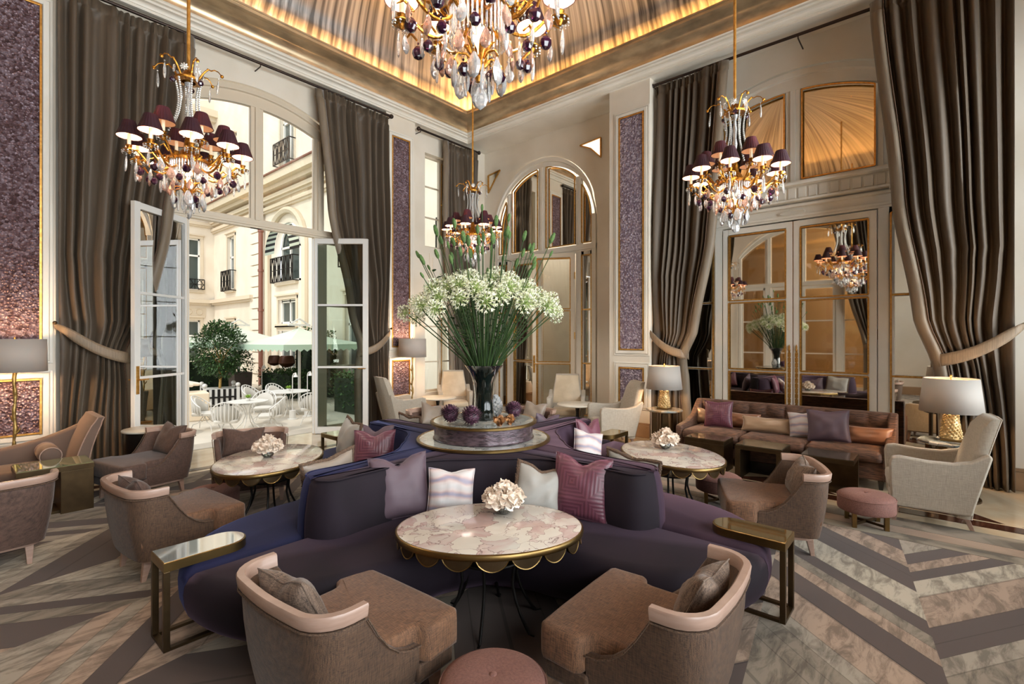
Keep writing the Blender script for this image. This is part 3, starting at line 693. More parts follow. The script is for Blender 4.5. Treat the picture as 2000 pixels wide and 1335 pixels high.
# ------------------------------------------------------------------ curtains
def curtain(label, T, fixed, free, npl, seed, hook_u, d0=.2, zt=5.82, tie=True, amp=.06):
    """fixed, free: tables z -> u of the outer and inner edges"""
    rnd = random.Random(seed)
    t = thing('curtain', label, 'curtain', T(hook_u, d0, 0)); off = Vector(t.location)
    T2 = lambda u, d, z: tuple(Vector(T(u, d, z)) - off)
    ph = [rnd.uniform(-.5, .5) for _ in range(npl+2)]
    w1, w2 = rnd.uniform(0,6), rnd.uniform(0,6)
    def depth(s, z):
        k = npl*(s + .035*math.sin(2*PI*s*1.6+w1) + .018*math.sin(2*PI*s*3.1+w2)); i = int(k); f = k-i
        ztie = 1.55
        a = amp*(1+.35*ph[i % len(ph)])
        w = math.cos(2*PI*k + ph[i % len(ph)]*.6*math.sin(PI*f)) 
        w = math.copysign(abs(w)**.75, w)
        head = 1
        if z > zt-.16: a *= .62; w = .4*w + .6*math.cos(4*PI*k)
        g = math.exp(-((z-ztie)/.25)**2)*(1 if tie else 0)
        wob = .02*math.sin(z*2.1+s*9)+.03*math.sin(z*.9+seed+s*5)*(1-g)
        return d0 + a*w*(1-.45*g) + wob + .05*g
    def u_at(s, z):
        a = lerp_tab(fixed, z); b = lerp_tab(free, z)
        g = 1.0
        if tie and z < 2.6: g = 1+ .5*math.exp(-((z-1.5)/.7)**2)
        return a + (b-a)*(s**(1/g))
    nz = 44; zs = [.012 + (zt-.012)*(i/nz) for i in range(nz+1)] + [zt-.14, zt-.17]; zs.sort()
    N = npl*10
    mb = MB(T2); mb.grid([[(u_at(k/N, z), depth(k/N, z), z) for k in range(N+1)] for z in zs])
    o = mb.build('drape', curt, t, smooth=True, auto=80)
    sol = o.modifiers.new('t', 'SOLIDIFY'); sol.thickness = .006
    # contrast border along the free edge
    mb = MB(T2); rows = []
    sg = 1 if lerp_tab(free, 5) > lerp_tab(fixed, 5) else -1
    for z in zs:
        b = lerp_tab(free, z); dd = depth(1, z)
        rows.append([(b-sg*.005, dd+.012, z), (b+sg*.05, dd+.03+.012*math.sin(z*5), z), (b+sg*.10, dd+.0, z), (b+sg*.13, dd-.03, z)])
    mb.grid(rows); o = mb.build('border', curt_b, t, smooth=True, auto=80); sol = o.modifiers.new('t', 'SOLIDIFY'); sol.thickness = .005
    mb = MB(T2); mb.tube([(lerp_tab(free, z)-sg*.008, depth(1, z)+.016, z) for z in zs], .007, 5); mb.build('gimp_trim', fringe, t)
    if tie:
        fu = lerp_tab(free, 1.42)+sg*.12; rows = []; n = 22
        for i in range(n+1):
            s = i/n; u = hook_u + (fu-hook_u)*s
            z = 1.80 - .42*s**1.15*1.0 - .10*math.sin(PI*s); d = d0 + .10*math.sin(PI*min(1, s*1.05))**.6 + .055 - (.05 if s < .05 else 0)
            hwid = .07*(.45+.55*min(1, s*5))
            if s > .94: d -= .06
            rows.append([(u, d+.004, z-hwid), (u, d+.010, z-hwid*.5), (u, d+.012, z), (u, d+.010, z+hwid*.5), (u, d+.004, z+hwid)])
        mb = MB(T2); mb.grid(rows); o = mb.build('tieback', tieb, t, smooth=True, auto=80); sol = o.modifiers.new('t', 'SOLIDIFY'); sol.thickness = .012
        mb = MB(T2); mb.lathe([(.0,0),(.02,.005),(.025,.02),(.01,.03),(0,.032)], 10, T2(hook_u, d0-.02, 1.80)) if False else mb.sphere((hook_u, d0+.06, 1.83), .022); mb.tube([(hook_u, d0-.05, 1.82), (hook_u, d0+.06, 1.83)], .008, 6)
        mb.build('tieback_hook', brassd, t, smooth=True)
    return t
curtain('grey brown silk curtain tied back at the far left, beside the large purple panel', TL, [(0,.93),(5.8,.90)], [(0,1.6),(1.0,1.56),(1.45,1.53),(1.9,1.70),(3.2,1.94),(4.5,2.13),(5.8,2.2)], 8, 3, .88)
curtain('grey brown silk curtain tied back to the right of the open terrace doors', TL, [(0,5.5),(1.45,5.5),(5.8,5.54)], [(0,4.97),(1.0,4.98),(1.45,5.0),(2.2,4.82),(3.9,4.44),(5.8,4.22)], 8, 5, 5.56)
curtain('curtain in the far room corner beside the narrow window', TL, [(0,7.85),(5.8,7.95)], [(0,7.25),(3,7.1),(5.8,7.05)], 7, 8, 8.0, tie=False, d0=.16, amp=.045)
curtain('grey brown silk curtain tied back left of the mirrored doors, above the table lamp', TR, [(0,3.66),(1.5,3.64),(5.8,3.56)], [(0,3.05),(1.0,3.12),(1.3,3.16),(1.75,2.97),(3.2,2.7),(3.7,2.66),(5.8,2.5)], 9, 11, 3.68, d0=.33)
curtain('broad silk curtain tied back at the right edge, behind the cream armchair', TR, [(0,-.62),(1.5,-.62),(5.8,-.62)], [(0,-.14),(1.0,-.12),(1.3,-.08),(1.9,.1),(3.3,.3),(5.8,.52)], 8, 14, -.72, d0=.55, amp=.075)
curtain('tied curtain on the wall opposite the mirrors', TB, [(0,1.1),(5.8,1.1)], [(0,1.6),(1.4,1.6),(3,2.0),(5.8,2.5)], 9, 17, 1.05)
def rod(T, u0, u1, d, z, label):
    t = thing('curtain_rod', label, 'curtain rod', T(u0, d, z)); off = Vector(t.location); T2 = lambda u, dd, zz: tuple(Vector(T(u, dd, zz)) - off)
    mb = MB(T2); mb.tube([(u0, d, z), (u1, d, z)], .022, 10); mb.build('pole', rod_m, t, smooth=True)
    for u in (u0, u1): mb = MB(T2); mb.sphere((u, d, z), .042, 10, 6); mb.build('finial', rod_m, t, smooth=True)
    for k in range(3):
        u = u0+.05+(u1-u0-.1)*k/2; mb = MB(T2); mb.tube([(u, d, z), (u, d, z-.05), (u, 0, z-.05)], .009, 6); mb.build('bracket', rod_m, t)
rod(TL, .82, 5.60, .2, 5.85, 'long dark curtain rod above the terrace doors')
rod(TL, 6.28, 8.0, .16, 5.85, 'short dark curtain rod above the corner window')
rod(TR, -.68, 3.62, .33, 5.85, 'dark curtain rod above the mirrored doors')
# recessed downlights in the soffit
for x, y, lab in ((6.0, 7.99, 'over the narrow far panel'), (7.85, 4.0, 'over the lilac-lit pier panel'), (.3, 7.99, 'over the large left panel')):
    mb = MB(); mb.lathe([(.028,0),(.028,.012),(.045,.012),(.045,.0)], 14, (x, y, 5.94), cap=False); t = mb.build('downlight', brass)
    tag(t, 'tiny recessed downlight in the ceiling edge '+lab, 'downlight')
    mb = MB(); mb.lathe([(0,5.945),(.027,5.945)], 12, (x, y, 0), cap=False); mb.build('lamp_lens', bulb, t)
    l = bpy.data.lights.new('spot', 'SPOT'); l.energy = 60; l.color = (1,.72,.45); l.spot_size = R(50); l.spot_blend = .8; l.shadow_soft_size = .03
    lo = bpy.data.objects.new('downlight_beam', l); C.objects.link(lo); lo.location = (x, y, 5.90); lo.rotation_euler = (R(-3) if y > 7 else 0, R(4) if x > 7 else 0, 0)

# ================================================================== FURNITURE
def smooth_closed(pts, n=6):
    """Catmull-Rom through closed points"""
    out = []; N = len(pts)
    for i in range(N):
        p0, p1, p2, p3 = (Vector(pts[(i+k-1) % N]) for k in range(4))
        for j in range(n):
            t = j/n
            q = .5*((2*p1) + (-p0+p2)*t + (2*p0-5*p1+4*p2-p3)*t*t + (-p0+3*p1-3*p2+p3)*t**3)
            out.append((q[0], q[1]))
    return out
def rrect(x0, y0, x1, y1, r, n=6):
    out = []
    for cx, cy, a in ((x1-r, y1-r, 0), (x0+r, y1-r, 90), (x0+r, y0+r, 180), (x1-r, y0+r, 270)):
        for k in range(n+1): t = R(a+90*k/n); out.append((cx+r*math.cos(t), cy+r*math.sin(t)))
    return out

# ---- cushions
def cushion(label, w, h, t, m, loc, nx, ny, lean=.3, roll=0, edge=None, group=None, dent=.12, name='cushion', seed=0):
    """loc is the bottom centre, (nx, ny) the way its face looks"""
    rnd = random.Random(seed+int(loc[0]*100)+int(loc[1]*37))
    o = thing(name, label, 'cushion', loc, 0, group)
    o.rotation_euler = (-lean, roll, math.atan2(nx, -ny)); o.rotation_mode = 'XYZ'
    n = 18; rows = [[], []]
    def P(u, v, s):
        x = u*w/2*(1-.075*(1-v*v)); z = h/2 + v*h/2*(1-.075*(1-u*u))
        z -= dent*h*math.exp(-(u/.34)**2)*max(0, (v+.1)/1.1)**2
        th = t/2*(max(0, (1-abs(u)**2.4)*(1-abs(v)**2.4)))**.5
        th += .010*mn.noise(Vector((u*2.3+loc[0]*7, v*2.3+loc[1]*5, s)))*(1-u*u)*(1-v*v)*2
        th -= .012*math.exp(-((u*.9+.0)**2)/.03)*max(0, v)*(1-v*v)
        return (x, s*th, z)
    mb = MB(); g = [-1+2*i/n for i in range(n+1)]
    g = [math.copysign(abs(a)**.8, a) for a in g]
    for s in (-1, 1): mb.grid([[P(u, v, s) for u in g] for v in g])
    mb.build('cover', m, o, smooth=True, auto=85)
    loop = [P(u, -1, 0) for u in g] + [P(1, v, 0) for v in g[1:]] + [P(u, 1, 0) for u in g[::-1][1:]] + [P(-1, v, 0) for v in g[::-1][1:-1]]
    mb = MB()
    if edge == 'fringe':
        mb.tube(loop, [.011+.006*rnd.random() for _ in loop], 7, closed=True)
        for q in range(len(loop)):
            for rr in range(2):
                a = Vector(loop[q]).lerp(Vector(loop[(q+1) % len(loop)]), rr/2); d = (a-Vector((0,0,h/2))).normalized()
                mb.tube([a, a+d*.018+Vector((rnd.uniform(-.004,.004), rnd.uniform(-.006,.006), -.002))], [.008,.005], 5)
        mb.build('fringe', fringe, o, smooth=True)
    else:
        mb.tube(loop, .0035, 5, closed=True); mb.build('piping', m, o, smooth=True)
    return o

# ---- central four-lobed banquette
SC = (3.08, 2.98)
def seat_r(a):
    """radius of the seat edge at angle a (degrees from the arm axis, 0..45)"""
    if a <= 22:
        t = R(a); return 1.53*math.cos(t) + math.sqrt(max(0, .72**2-(1.53*math.sin(t))**2))
    return lerp_tab([(22,1.855),(26,1.68),(31,1.50),(38,1.34),(45,1.28)], a)
sofa = thing('banquette', 'large four lobed violet velvet banquette with light-tinted bays in the middle of the room', 'sofa', (SC[0], SC[1], 0), 0)
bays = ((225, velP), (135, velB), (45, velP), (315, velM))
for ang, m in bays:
    ks = list(range(-45, 46, 3)); P0 = []
    for k in ks:
        r = seat_r(45-abs(k)); t = R(ang+k); P0.append(Vector((r*math.cos(t), r*math.sin(t))))
    NR = []
    for i in range(len(P0)):
        if i in (0, len(P0)-1): n_ = P0[i].normalized()
        else: d = P0[i+1]-P0[i-1]; n_ = Vector((d.y, -d.x)).normalized()
        NR.append(n_)
    rows = []
    for o, z, cr in ((-.20,.05,.012),(-.19,.06,.012),(-.13,.09,.01),(-.07,.14,.006),(-.025,.19,.003),(-.006,.25,.002),(0,.31,.002),(-.006,.355,.003),(-.024,.392,.012),(-.05,.417,.03),(-.085,.428,.055)):
        row = []
        for i, (p, n_) in enumerate(zip(P0, NR)):
            q = p+n_*o
            e = min(i, len(P0)-1-i)
            if e < 3:   # draw the crease edge in towards the bay
                side = Vector((math.cos(R(ang)), math.sin(R(ang)))); ax = P0[0 if i < 3 else -1].normalized(); pr = (side-ax*side.dot(ax)).normalized(); q = q+pr*cr*(1, .45, .1)[e]
            row.append(q)
        for i0, sg in ((-1, 1), (0, 0)):
            ax = P0[i0].normalized(); side = Vector((math.cos(R(ang)), math.sin(R(ang)))); pr = (side-ax*side.dot(ax)).normalized(); L0 = row[-1 if sg else 0].dot(ax) if sg else row[0].dot(ax)
            fr = [j/16 for j in range(1, 16)]
            row += [ax*(L0*(1-f) if sg else L0*f)+pr*cr for f in fr]
            if sg: row.append(Vector((math.cos(R(ang)), math.sin(R(ang))))*cr*1.4)
        rows.append([(q.x, q.y, z) for q in row])
    mb = MB(); mb.grid(rows, closed=True); n = len(rows[0]); cx, cy = .95*math.cos(R(ang)), .95*math.sin(R(ang))
    mb.v.append((cx, cy, rows[-1][0][2])); ci = len(mb.v)-1; e = (len(rows)-1)*n
    for k in range(n): mb.f.append((e+k, e+(k+1) % n, ci)); mb.mi.append(0)
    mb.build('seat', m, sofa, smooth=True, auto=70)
# backrest star
half = [(1.56,.0),(1.545,.09),(1.47,.16),(1.28,.155),(1.02,.16),(.82,.20),(.68,.285),(.565,.40),(.475,.475)]
star = []
for q in range(4):
    c, s = math.cos(q*PI/2), math.sin(q*PI/2)
    seg = half + [(y, x) for x, y in half[::-1][1:-1]]
    star += [(x*c-y*s, x*s+y*c) for x, y in seg]
star = smooth_closed(star, 5)
lay = [(.045,.38),(.05,.44),(.045,.55),(.03,.66),(.015,.73),(.0,.757),(-.012,.769),(-.028,.775)]
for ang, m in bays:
    q = [p for p in half] + [(y, x) for x, y in half[::-1][1:]]
    fine = []
    for i in range(len(q)-1):
        p0, p1, p2, p3 = (Vector(q[max(0, min(len(q)-1, i+k-1))]) for k in range(4))
        for j in range(5):
            t = j/5; v = .5*((2*p1) + (-p0+p2)*t + (2*p0-5*p1+4*p2-p3)*t*t + (-p0+3*p1-3*p2+p3)*t**3); fine.append((v[0], v[1]))
    fine.append(q[-1])
    fine += [(0, 1.56*(1-k/12)) for k in range(1, 12)] + [(0, 0)] + [(1.56*k/12, 0) for k in range(1, 12)]
    c, s_ = math.cos(R(ang-45)), math.sin(R(ang-45))
    pts = [(x*c-y*s_, x*s_+y*c) for x, y in fine]
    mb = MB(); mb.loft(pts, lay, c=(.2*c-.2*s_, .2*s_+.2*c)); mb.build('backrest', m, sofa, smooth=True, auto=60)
    pp = [(p[0], p[1], .768) for p in pts[3:len(half)*10-14]]
    mb = MB(); mb.tube(pp, .006, 6); mb.build('piping', m, sofa, smooth=True)
mb = MB(); mb.loft([(x*.62, y*.62) for x, y in [(1.3*math.cos(t*PI/4)*(.35 if t % 2 else .5), 1.3*math.sin(t*PI/4)*(.35 if t % 2 else .5)) for t in range(8)]], [(0,.0),(0,.06)]); mb.build('plinth', dark, sofa)
# ---- tiered pedestal in the middle
ped = thing('pedestal', 'round two tiered display stand with brass rims on top of the banquette', 'display stand', (SC[0], SC[1], .776))
mb = MB(); mb.lathe([(0,0),(.55,0),(.575,.006),(.575,.022),(.565,.028),(.545,.024)], 64, cap=False); mb.build('lower_rim', brass, ped, smooth=True)
mb = MB(); mb.lathe([(.40,.0245),(.548,.0245)], 64, cap=False); mb.build('lower_tray', shell, ped)
mb = MB(); mb.lathe([(.425,.022),(.435,.03),(.425,.034),(.425,.15)], 64, cap=False); mb.build('shell_band', shagreen, ped, smooth=True)
mb = MB(); mb.lathe([(.42,.146),(.45,.148),(.458,.153),(.458,.168),(.448,.174),(.425,.170)], 64, cap=False); mb.build('upper_rim', brass, ped, smooth=True)
mb = MB(); mb.lathe([(0,.1705),(.43,.1705)], 64, cap=False); mb.build('upper_tray', shell, ped)

# ---- oval marble cocktail tables with scalloped brass aprons
def oval_table(label, loc, rz, scale=1):
    t = thing('cocktail_table', label, 'table', loc, rz, 'marble cocktail tables'); t.scale = (scale, scale, 1)
    a, b, H = .56, .41, .56
    E = [(a*math.cos(2*PI*k/72), b*math.sin(2*PI*k/72)) for k in range(72)]
    mb = MB(); mb.loft(E, [(-.012,H-.03),(-.01,H-.002),(-.014,H)]); mb.build('marble_top', marb, t, smooth=True, auto=30)
    mb = MB(); mb.loft(E, [(-.012,H-.036),(0,H-.036),(.002,H-.030),(.002,H-.008),(-.003,H-.003),(-.010,H-.003)], False, False); mb.build('brass_rim', brass, t, smooth=True, auto=50)
    n = 18
    for k in range(n):
        t0 = 2*PI*(k+.04)/n; t1 = 2*PI*(k+.96)/n; pts = []
        for j in range(13):
            s = j/12; th = t0+(t1-t0)*s; dz = math.sin(PI*s)**.62*.058
            pts.append((a*.975*math.cos(th), b*.975*math.sin(th), H-.036-dz))
        m1 = MB(); m1.grid([pts, [(p[0]*.995, p[1]*.995, H-.036) for p in pts]]); m1.grid([[(p[0]*.97, p[1]*.97, p[2]) for p in pts], [(p[0]*.965, p[1]*.965, H-.036) for p in pts]])
        sc_ = m1.build('scallop', brassd, t)
        m2 = MB(); m2.tube(pts, .0036, 6); m2.build('scallop_rim', brass, sc_)
    for k in range(6):
        th = 2*PI*k/6+.3; c, s = math.cos(th), math.sin(th)
        pts = [(r*c*1.15, r*s, z) for r, z in ((.14,H-.04),(.15,H-.10),(.165,H-.18),(.155,H-.24),(.15,H-.30),(.17,H-.38),(.20,H-.45),(.235,.05),(.262,.012),(.29,.010))]
        mb = MB(); mb.tube(pts, .009, 8); mb.build('leg', dark, t, smooth=True)
    mb = MB()
    for z, r in ((H-.185,.165),(H-.075,.145)): mb.tube([(r*1.15*math.cos(2*PI*k/36), r*math.sin(2*PI*k/36), z) for k in range(36)], .008, 6, closed=True)
    mb.build('leg_ring', dark, t, smooth=True)
    mb = MB(); mb.lathe([(0,H-.19),(.15,H-.19),(.15,H-.183),(0,H-.183)], 30, sx=1.15, cap=False); mb.build('lower_tray', blacks, t)
    return t
ot = oval_table('oval pink and grey marble table with scalloped brass apron, nearest the camera', (2.1, 1.98, 0), R(135), .97)
ot2 = dup(ot, (1.98, 4.62, 0), R(45), 'oval pale marble table with scalloped brass apron in the left bay by the terrace doors', scale=(1.06,1.06,1))
ot3 = dup(ot, (4.55, 1.93, 0), R(225+10), 'oval marble table with scalloped brass apron on the right, in front of the brown sofa', scale=(1.04,1.04,1))

# ---- peonies in glass bowls
def petal_head(mb, c, r, rnd, n=44, cup=.9):
    for k in range(n):
        ph = math.acos(1-1.55*(k+.5)/n); th = k*2.39996+rnd.uniform(-.3,.3)
        d = Vector((math.sin(ph)*math.cos(th), math.sin(ph)*math.sin(th), math.cos(ph)))
        up = Vector((0,0,1)) if abs(d.z) < .9 else Vector((1,0,0)); s = d.cross(up).normalized(); t = s.cross(d)
        w = r*rnd.uniform(.34,.6); base = Vector(c)+d*r*.3; s = (s*math.cos(k)+t*math.sin(k)); t = s.cross(d); rows = []
        for i in range(4):
            v = i/3; row = []
            for j in range(5):
                u = j/2-1
                ww = w*math.sin(PI*(.15+.62*v)); p = base + d*(r*.75*v*(1-.12*u*u)) + s*u*ww + t*(w*.9*(v-.3)) - d*(abs(u)**2*w*.3) + d*(rnd.uniform(-.1,.1)*r*v)
                row.append(p)
            rows.append(row)
        mb.grid(rows)
def peony_bowl(loc, which, label, seed, sc_=1.0):
    rnd = random.Random(seed)
    b = thing('glass_bowl', label, 'vase', loc, 0, 'small glass flower bowls')
    mb = MB(); mb.lathe([(.0,.002),(.035,.002),(.052,.02),(.058,.042),(.05,.068),(.043,.078),(.046,.084)], 24, cap=False); mb.build('bowl', glassb, b, smooth=True, auto=80)
    mb = MB(); mb.lathe([(0,.006),(.034,.007),(.048,.02),(.053,.04),(.0,.041)], 20, cap=False); mb.build('water', mat('water%d' % seed, 'dfe8e4', .02, trans=.9, ior=1.33), b, smooth=True)
    for k in range(7):
        a = 2*PI*k/6; rr = .066 if k < 6 else 0; z = .098 if k < 6 else .145
        p = thing('peony', 'ruffled blush white peony in the glass bowl '+which, 'flower', (loc[0]+rr*math.cos(a)*sc_, loc[1]+rr*math.sin(a)*sc_, loc[2]+z), 0, 'peonies in the bowl '+which)
        mb = MB(); petal_head(mb, (0,0,0), .058*sc_, rnd); mb.build('bloom', peony, p, smooth=True, auto=80)
        mb = MB(); mb.tube([(0,0,-.01), (-rr*.5*math.cos(a), -rr*.5*math.sin(a), -.045), (-rr*.75*math.cos(a), -rr*.75*math.sin(a), -z+.014)], .003, 5); mb.build('stem', stem_m, p)
peony_bowl((2.30, 2.05, .5605), 'on the nearest marble table', 'round clear glass bowl of blush peonies on the nearest marble table', 1, 1.1)
peony_bowl((1.97, 4.66, .5605), 'on the left marble table', 'round clear glass bowl of cream peonies on the left marble table', 2, 1.1)
peony_bowl((4.68, 2.04, .5605), 'on the right marble table', 'round clear glass bowl of white peonies on the right marble table', 3, 1.1)

# ---- tub chairs
def tub_chair(name, label, loc, rz, body, seatm, wood, group):
    t = thing(name, label, 'armchair', loc, rz, group)
    # plan path of the shell, from the front of one side round the back to the other side
    r = .14; hw = .345; xb = -.355; xf = .14
    path = [(xf, -hw)] + [(xf-(xf-(xb+r))*k/6, -hw+(.0)) for k in range(1, 7)]
    path += [(xb+r-r*math.sin(R(a)), -hw+r-r*math.cos(R(a))) for a in range(15, 91, 15)]
    path += [(xb-.012*math.sin(PI*k/5), (-hw+r)+(2*hw-2*r)*k/5) for k in range(1, 5)]
    path += [(x, -y) for x, y in [q for q in path if True][:13][::-1]]
    def top(x):
        if x <= -.15: return .60
        s = (x+.15)/.28; return .34 + .26*(1-s)**2.2*(1-.0*s) if s < 1 else .34
    n = len(path); nr = []
    for i in range(n):
        a = path[max(0, i-1)]; b = path[min(n-1, i+1)]; dx, dy = b[0]-a[0], b[1]-a[1]; L = math.hypot(dx, dy); nr.append((-dy/L, dx/L))
    def pt(i, off, z):
        x, y = path[i]; f = (z-.14)/.46; sc = .062*(1-f)
        return (x - nr[i][0]*sc + nr[i][0]*off, y - nr[i][1]*sc + nr[i][1]*off, z)
    mb = MB(); rows = []
    for f in (0,.15,.4,.7,.9,.97): rows.append([pt(i, .012*math.sin(PI*f), .165+(top(path[i][0])-.165)*f) for i in range(n)])
    rows.append([pt(i, -.018, top(path[i][0])+.004) for i in range(n)]); rows.append([pt(i, -.042, top(path[i][0])-.008) for i in range(n)])
    for f in (.9,.5,.2): rows.append([pt(i, -.05, .165+(top(path[i][0])-.165)*f) for i in range(n)])
    rows.append([pt(i, -.05, .165) for i in range(n)])
    mb.grid(rows)
    for i in (0, n-1): mb.add([rw[i] for rw in rows], [tuple(range(len(rows)))])
    mb.build('shell', body, t, smooth=True, auto=60)
    mb = MB(); mb.tube([pt(i, .013, top(path[i][0])-.004) for i in range(n)], .004, 5); mb.build('welt', fringe, t)
    # blush lacquered wooden top rail with short wings
    ids = [i for i in range(n) if path[i][0] <= -.12]; mb = MB()
    mb.grid([[pt(i, o, z) for i in ids] for o, z in ((.010,.604),(.013,.612),(.013,.650),(.008,.657),(-.020,.657),(-.026,.650),(-.026,.604),(.010,.604))])
    for i in (ids[0], ids[-1]): mb.add([pt(i, o, z) for o, z in ((.010,.604),(.013,.650),(.008,.657),(-.020,.657),(-.026,.650),(-.026,.604))], [(0,1,2,3,4,5)])
    mb.build('top_rail', wood, t, smooth=True, auto=45)
    # long T cushion
    o = [(-.29,-.285),(.09,-.285),(.125,-.292),(.142,-.31),(.15,-.335),(.175,-.352),(.335,-.345),(.36,-.32)]
    o = o + [(.365,-.15),(.365,.15)] + [(x, -y) for x, y in o[::-1]]
    out = []
    for i in range(len(o)):
        a, b = o[i], o[(i+1) % len(o)]; k = max(1, int(math.dist(a, b)/.05))
        for j in range(k): out.append((a[0]+(b[0]-a[0])*j/k, a[1]+(b[1]-a[1])*j/k))
    mb = MB(); mb.loft(out, [(-.012,.258),(-.002,.264),(0,.28),(0,.355),(-.002,.390),(-.007,.402),(-.018,.409),(-.035,.412)], c=(.04,0)); mb.build('seat_cushion', seatm, t, smooth=True, auto=55)
    mb = MB(); mb.box(-.24, -.24, .165, .32, .24, .256); mb.box(.13, -.318, .165, .34, .318, .25); mb.build('base', body, t, bevel=.012, smooth=True)
    mb = MB(); mb.loft(rrect(-.27, -.27, .325, .27, .1), [(0,.14),(0,.168)]); mb.build('wood_plinth', wood, t, bevel=.006)
    for sx, sy in ((.27,.26),(.27,-.26),(-.23,.2),(-.23,-.2)):
        mb = MB(); mb.taper(sx, sy, 0, .142, .013, .024, .02 if sx > 0 else -.025, 0); mb.build('leg', wood, t, bevel=.003)
    return t
G = 'tub chairs with wooden top rails'
tc = tub_chair('tub_chair', 'brown woven tub chair seen from behind at the front left of the rose stool', (1.19, 1.99, 0), R(3), tubf, tubs, wood_p, G)
dup(tc, (2.07, .98, 0), R(92), 'brown woven tub chair at the front right of the nearest marble table')
dup(tc, (1.13, 4.27, 0), R(5), 'tub chair with pink toned rail behind the left sofa end table')
dup(tc, (4.38, 1.03, 0), R(114), 'brown tub chair on the right, between the brass sofa end table and the brown sofa')
tm = tub_chair('tub_chair', 'mauve brown tub chair seen from behind at the left edge of the picture', (.22, 5.25, 0), R(92), mauve_ch, mauve_ch, wood_p, G)
dup(tm, (1.42, 6.30, 0), R(192), 'mauve brown tub chair beside the round black drum table, facing the chaise longue')
dup(tm, (2.12, 5.40, 0), R(250), 'mauve brown tub chair with its back to the terrace doors, behind the left marble table')
dup(tm, (4.52, 5.25, 0), R(265), 'tan tub chair half hidden behind the banquette, left of the flowers')
dup(tm, (5.3, 4.35, 0), R(185), 'tan tub chair half hidden behind the banquette, right of the flowers')
def back_cushion(label, cx, cy, rz, w=.36, h=.30, m=cushw, dx=-.155, roll=.05, lean=.42, dy=0):
    c, s = math.cos(R(rz)), math.sin(R(rz))
    return cushion(label, w, h, .15, m, (cx+c*dx-s*dy, cy+s*dx+c*dy, .405), c, s, lean, roll, dent=.10, group='small back cushions in the tub chairs')
back_cushion('striped wool cushion on the front left tub chair', 1.19, 1.99, 3, roll=.12, dy=.04)
back_cushion('striped wool cushion on the front right tub chair', 2.07, .98, 92, roll=-.1, dy=-.03)
back_cushion('brown striped cushion in the tub chair behind the left sofa end table', 1.13, 4.27, 5, m=mauve_ch)
back_cushion('crumpled brown cushion in the tub chair right of centre, near the brown sofa', 4.38, 1.03, 114, m=cushw)
back_cushion('soft mauve brown cushion in the tub chair by the black drum table', 1.42, 6.30, 192, w=.40, h=.34, m=mauve_ch)
back_cushion('mauve cushion in the tub chair in front of the terrace doors', 2.12, 5.40, 250, w=.40, m=mauve_ch, dy=-.08)
back_cushion('tan cushion in the tub chair behind the banquette left of the flowers', 4.52, 5.25, 265, m=tanf, h=.34, roll=.3)
back_cushion('pale cushion in the tub chair behind the banquette right of the flowers', 5.3, 4.35, 185, m=tanf, h=.36)

# ---- cushions on the banquette
def bq(label, w, h, m, x, y, nx, ny, **k): return cushion(label, w, h, k.pop('t', .14), m, (x, y, k.pop('z', .425)), nx, ny, k.pop('lean', .28), k.pop('roll', 0), **k)
bq('large mauve satin cushion with deep top dent, left in the front bay of the banquette', .40, .43, mauve, 2.05, 2.74, -.45, -.9, roll=-.05, dent=.13)
bq('white and lilac agate printed cushion in the front bay of the banquette', .32, .33, agatem, 2.27, 2.52, -.65, -.75, roll=.06, dent=.06)
bq('light grey cushion with brown fringe in the front bay of the banquette', .34, .36, greyf, 2.62, 2.07, -.75, -.65, roll=.22, edge='fringe', dent=.10, lean=.35)
bq('plum cushion with maze quilting at the right of the front bay', .40, .43, mazem, 2.80, 1.84, -.95, -.35, roll=.06, dent=.13)
bq('taupe cushion with brown fringe leaning behind the left arm of the banquette', .42, .40, tanf, 1.84, 3.32, -.1, .98, edge='fringe', dent=.04, lean=.12, roll=.12)
bq('small white and pink printed cushion peeking over the banquette back on the left', .32, .30, agatem, 2.22, 3.33, 0, 1, lean=.25, roll=.1)
bq('cream cushion with thick brown fringe seen from its side in the blue bay', .40, .42, greyf, 2.62, 4.44, -.95, .2, edge='fringe', dent=.05, lean=.2, roll=.08, t=.2)
bq('plum maze quilted cushion in the blue bay of the banquette', .38, .38, mazem, 2.60, 3.93, -.62, -.65, dent=.13, lean=.3)
bq('dusky purple cushion behind the plum one in the blue bay', .38, .38, mauve, 2.76, 4.17, -.75, -.45, dent=.16, lean=.18)
bq('plum cushion in the mauve bay of the banquette', .38, .40, plum, 4.34, 2.68, -.1, -1, dent=.2, lean=.2, roll=.1)
bq('white agate printed cushion in the mauve bay of the banquette', .32, .33, agatem, 4.10, 2.58, -.5, -.8, dent=.05, lean=.35, roll=.25)
bq('mauve cushion peeking over the right arm of the banquette', .34, .33, mauve, 3.36, 2.12, 1, .1, lean=.25, roll=.1)
bq('light grey cushion with brown fringe leaning behind the right arm of the banquette', .42, .38, greyf, 3.36, 1.72, 1, 0, edge='fringe', dent=.05, lean=.15, roll=-.1)
bq('cream cushion with brown fringe peeking over the far left arm', .42, .40, greyf, 3.38, 4.32, 1, -.1, edge='fringe', dent=.05, lean=.15)
bq('pink marbled cushion peeking over the banquette just left of the display stand', .34, .36, mazem, 3.44, 3.90, .9, .4, lean=.2, roll=.35)
bq('blue grey piped cushion peeking over the far right arm', .38, .40, mauve, 4.35, 3.35, .1, 1, lean=.2, roll=-.15)

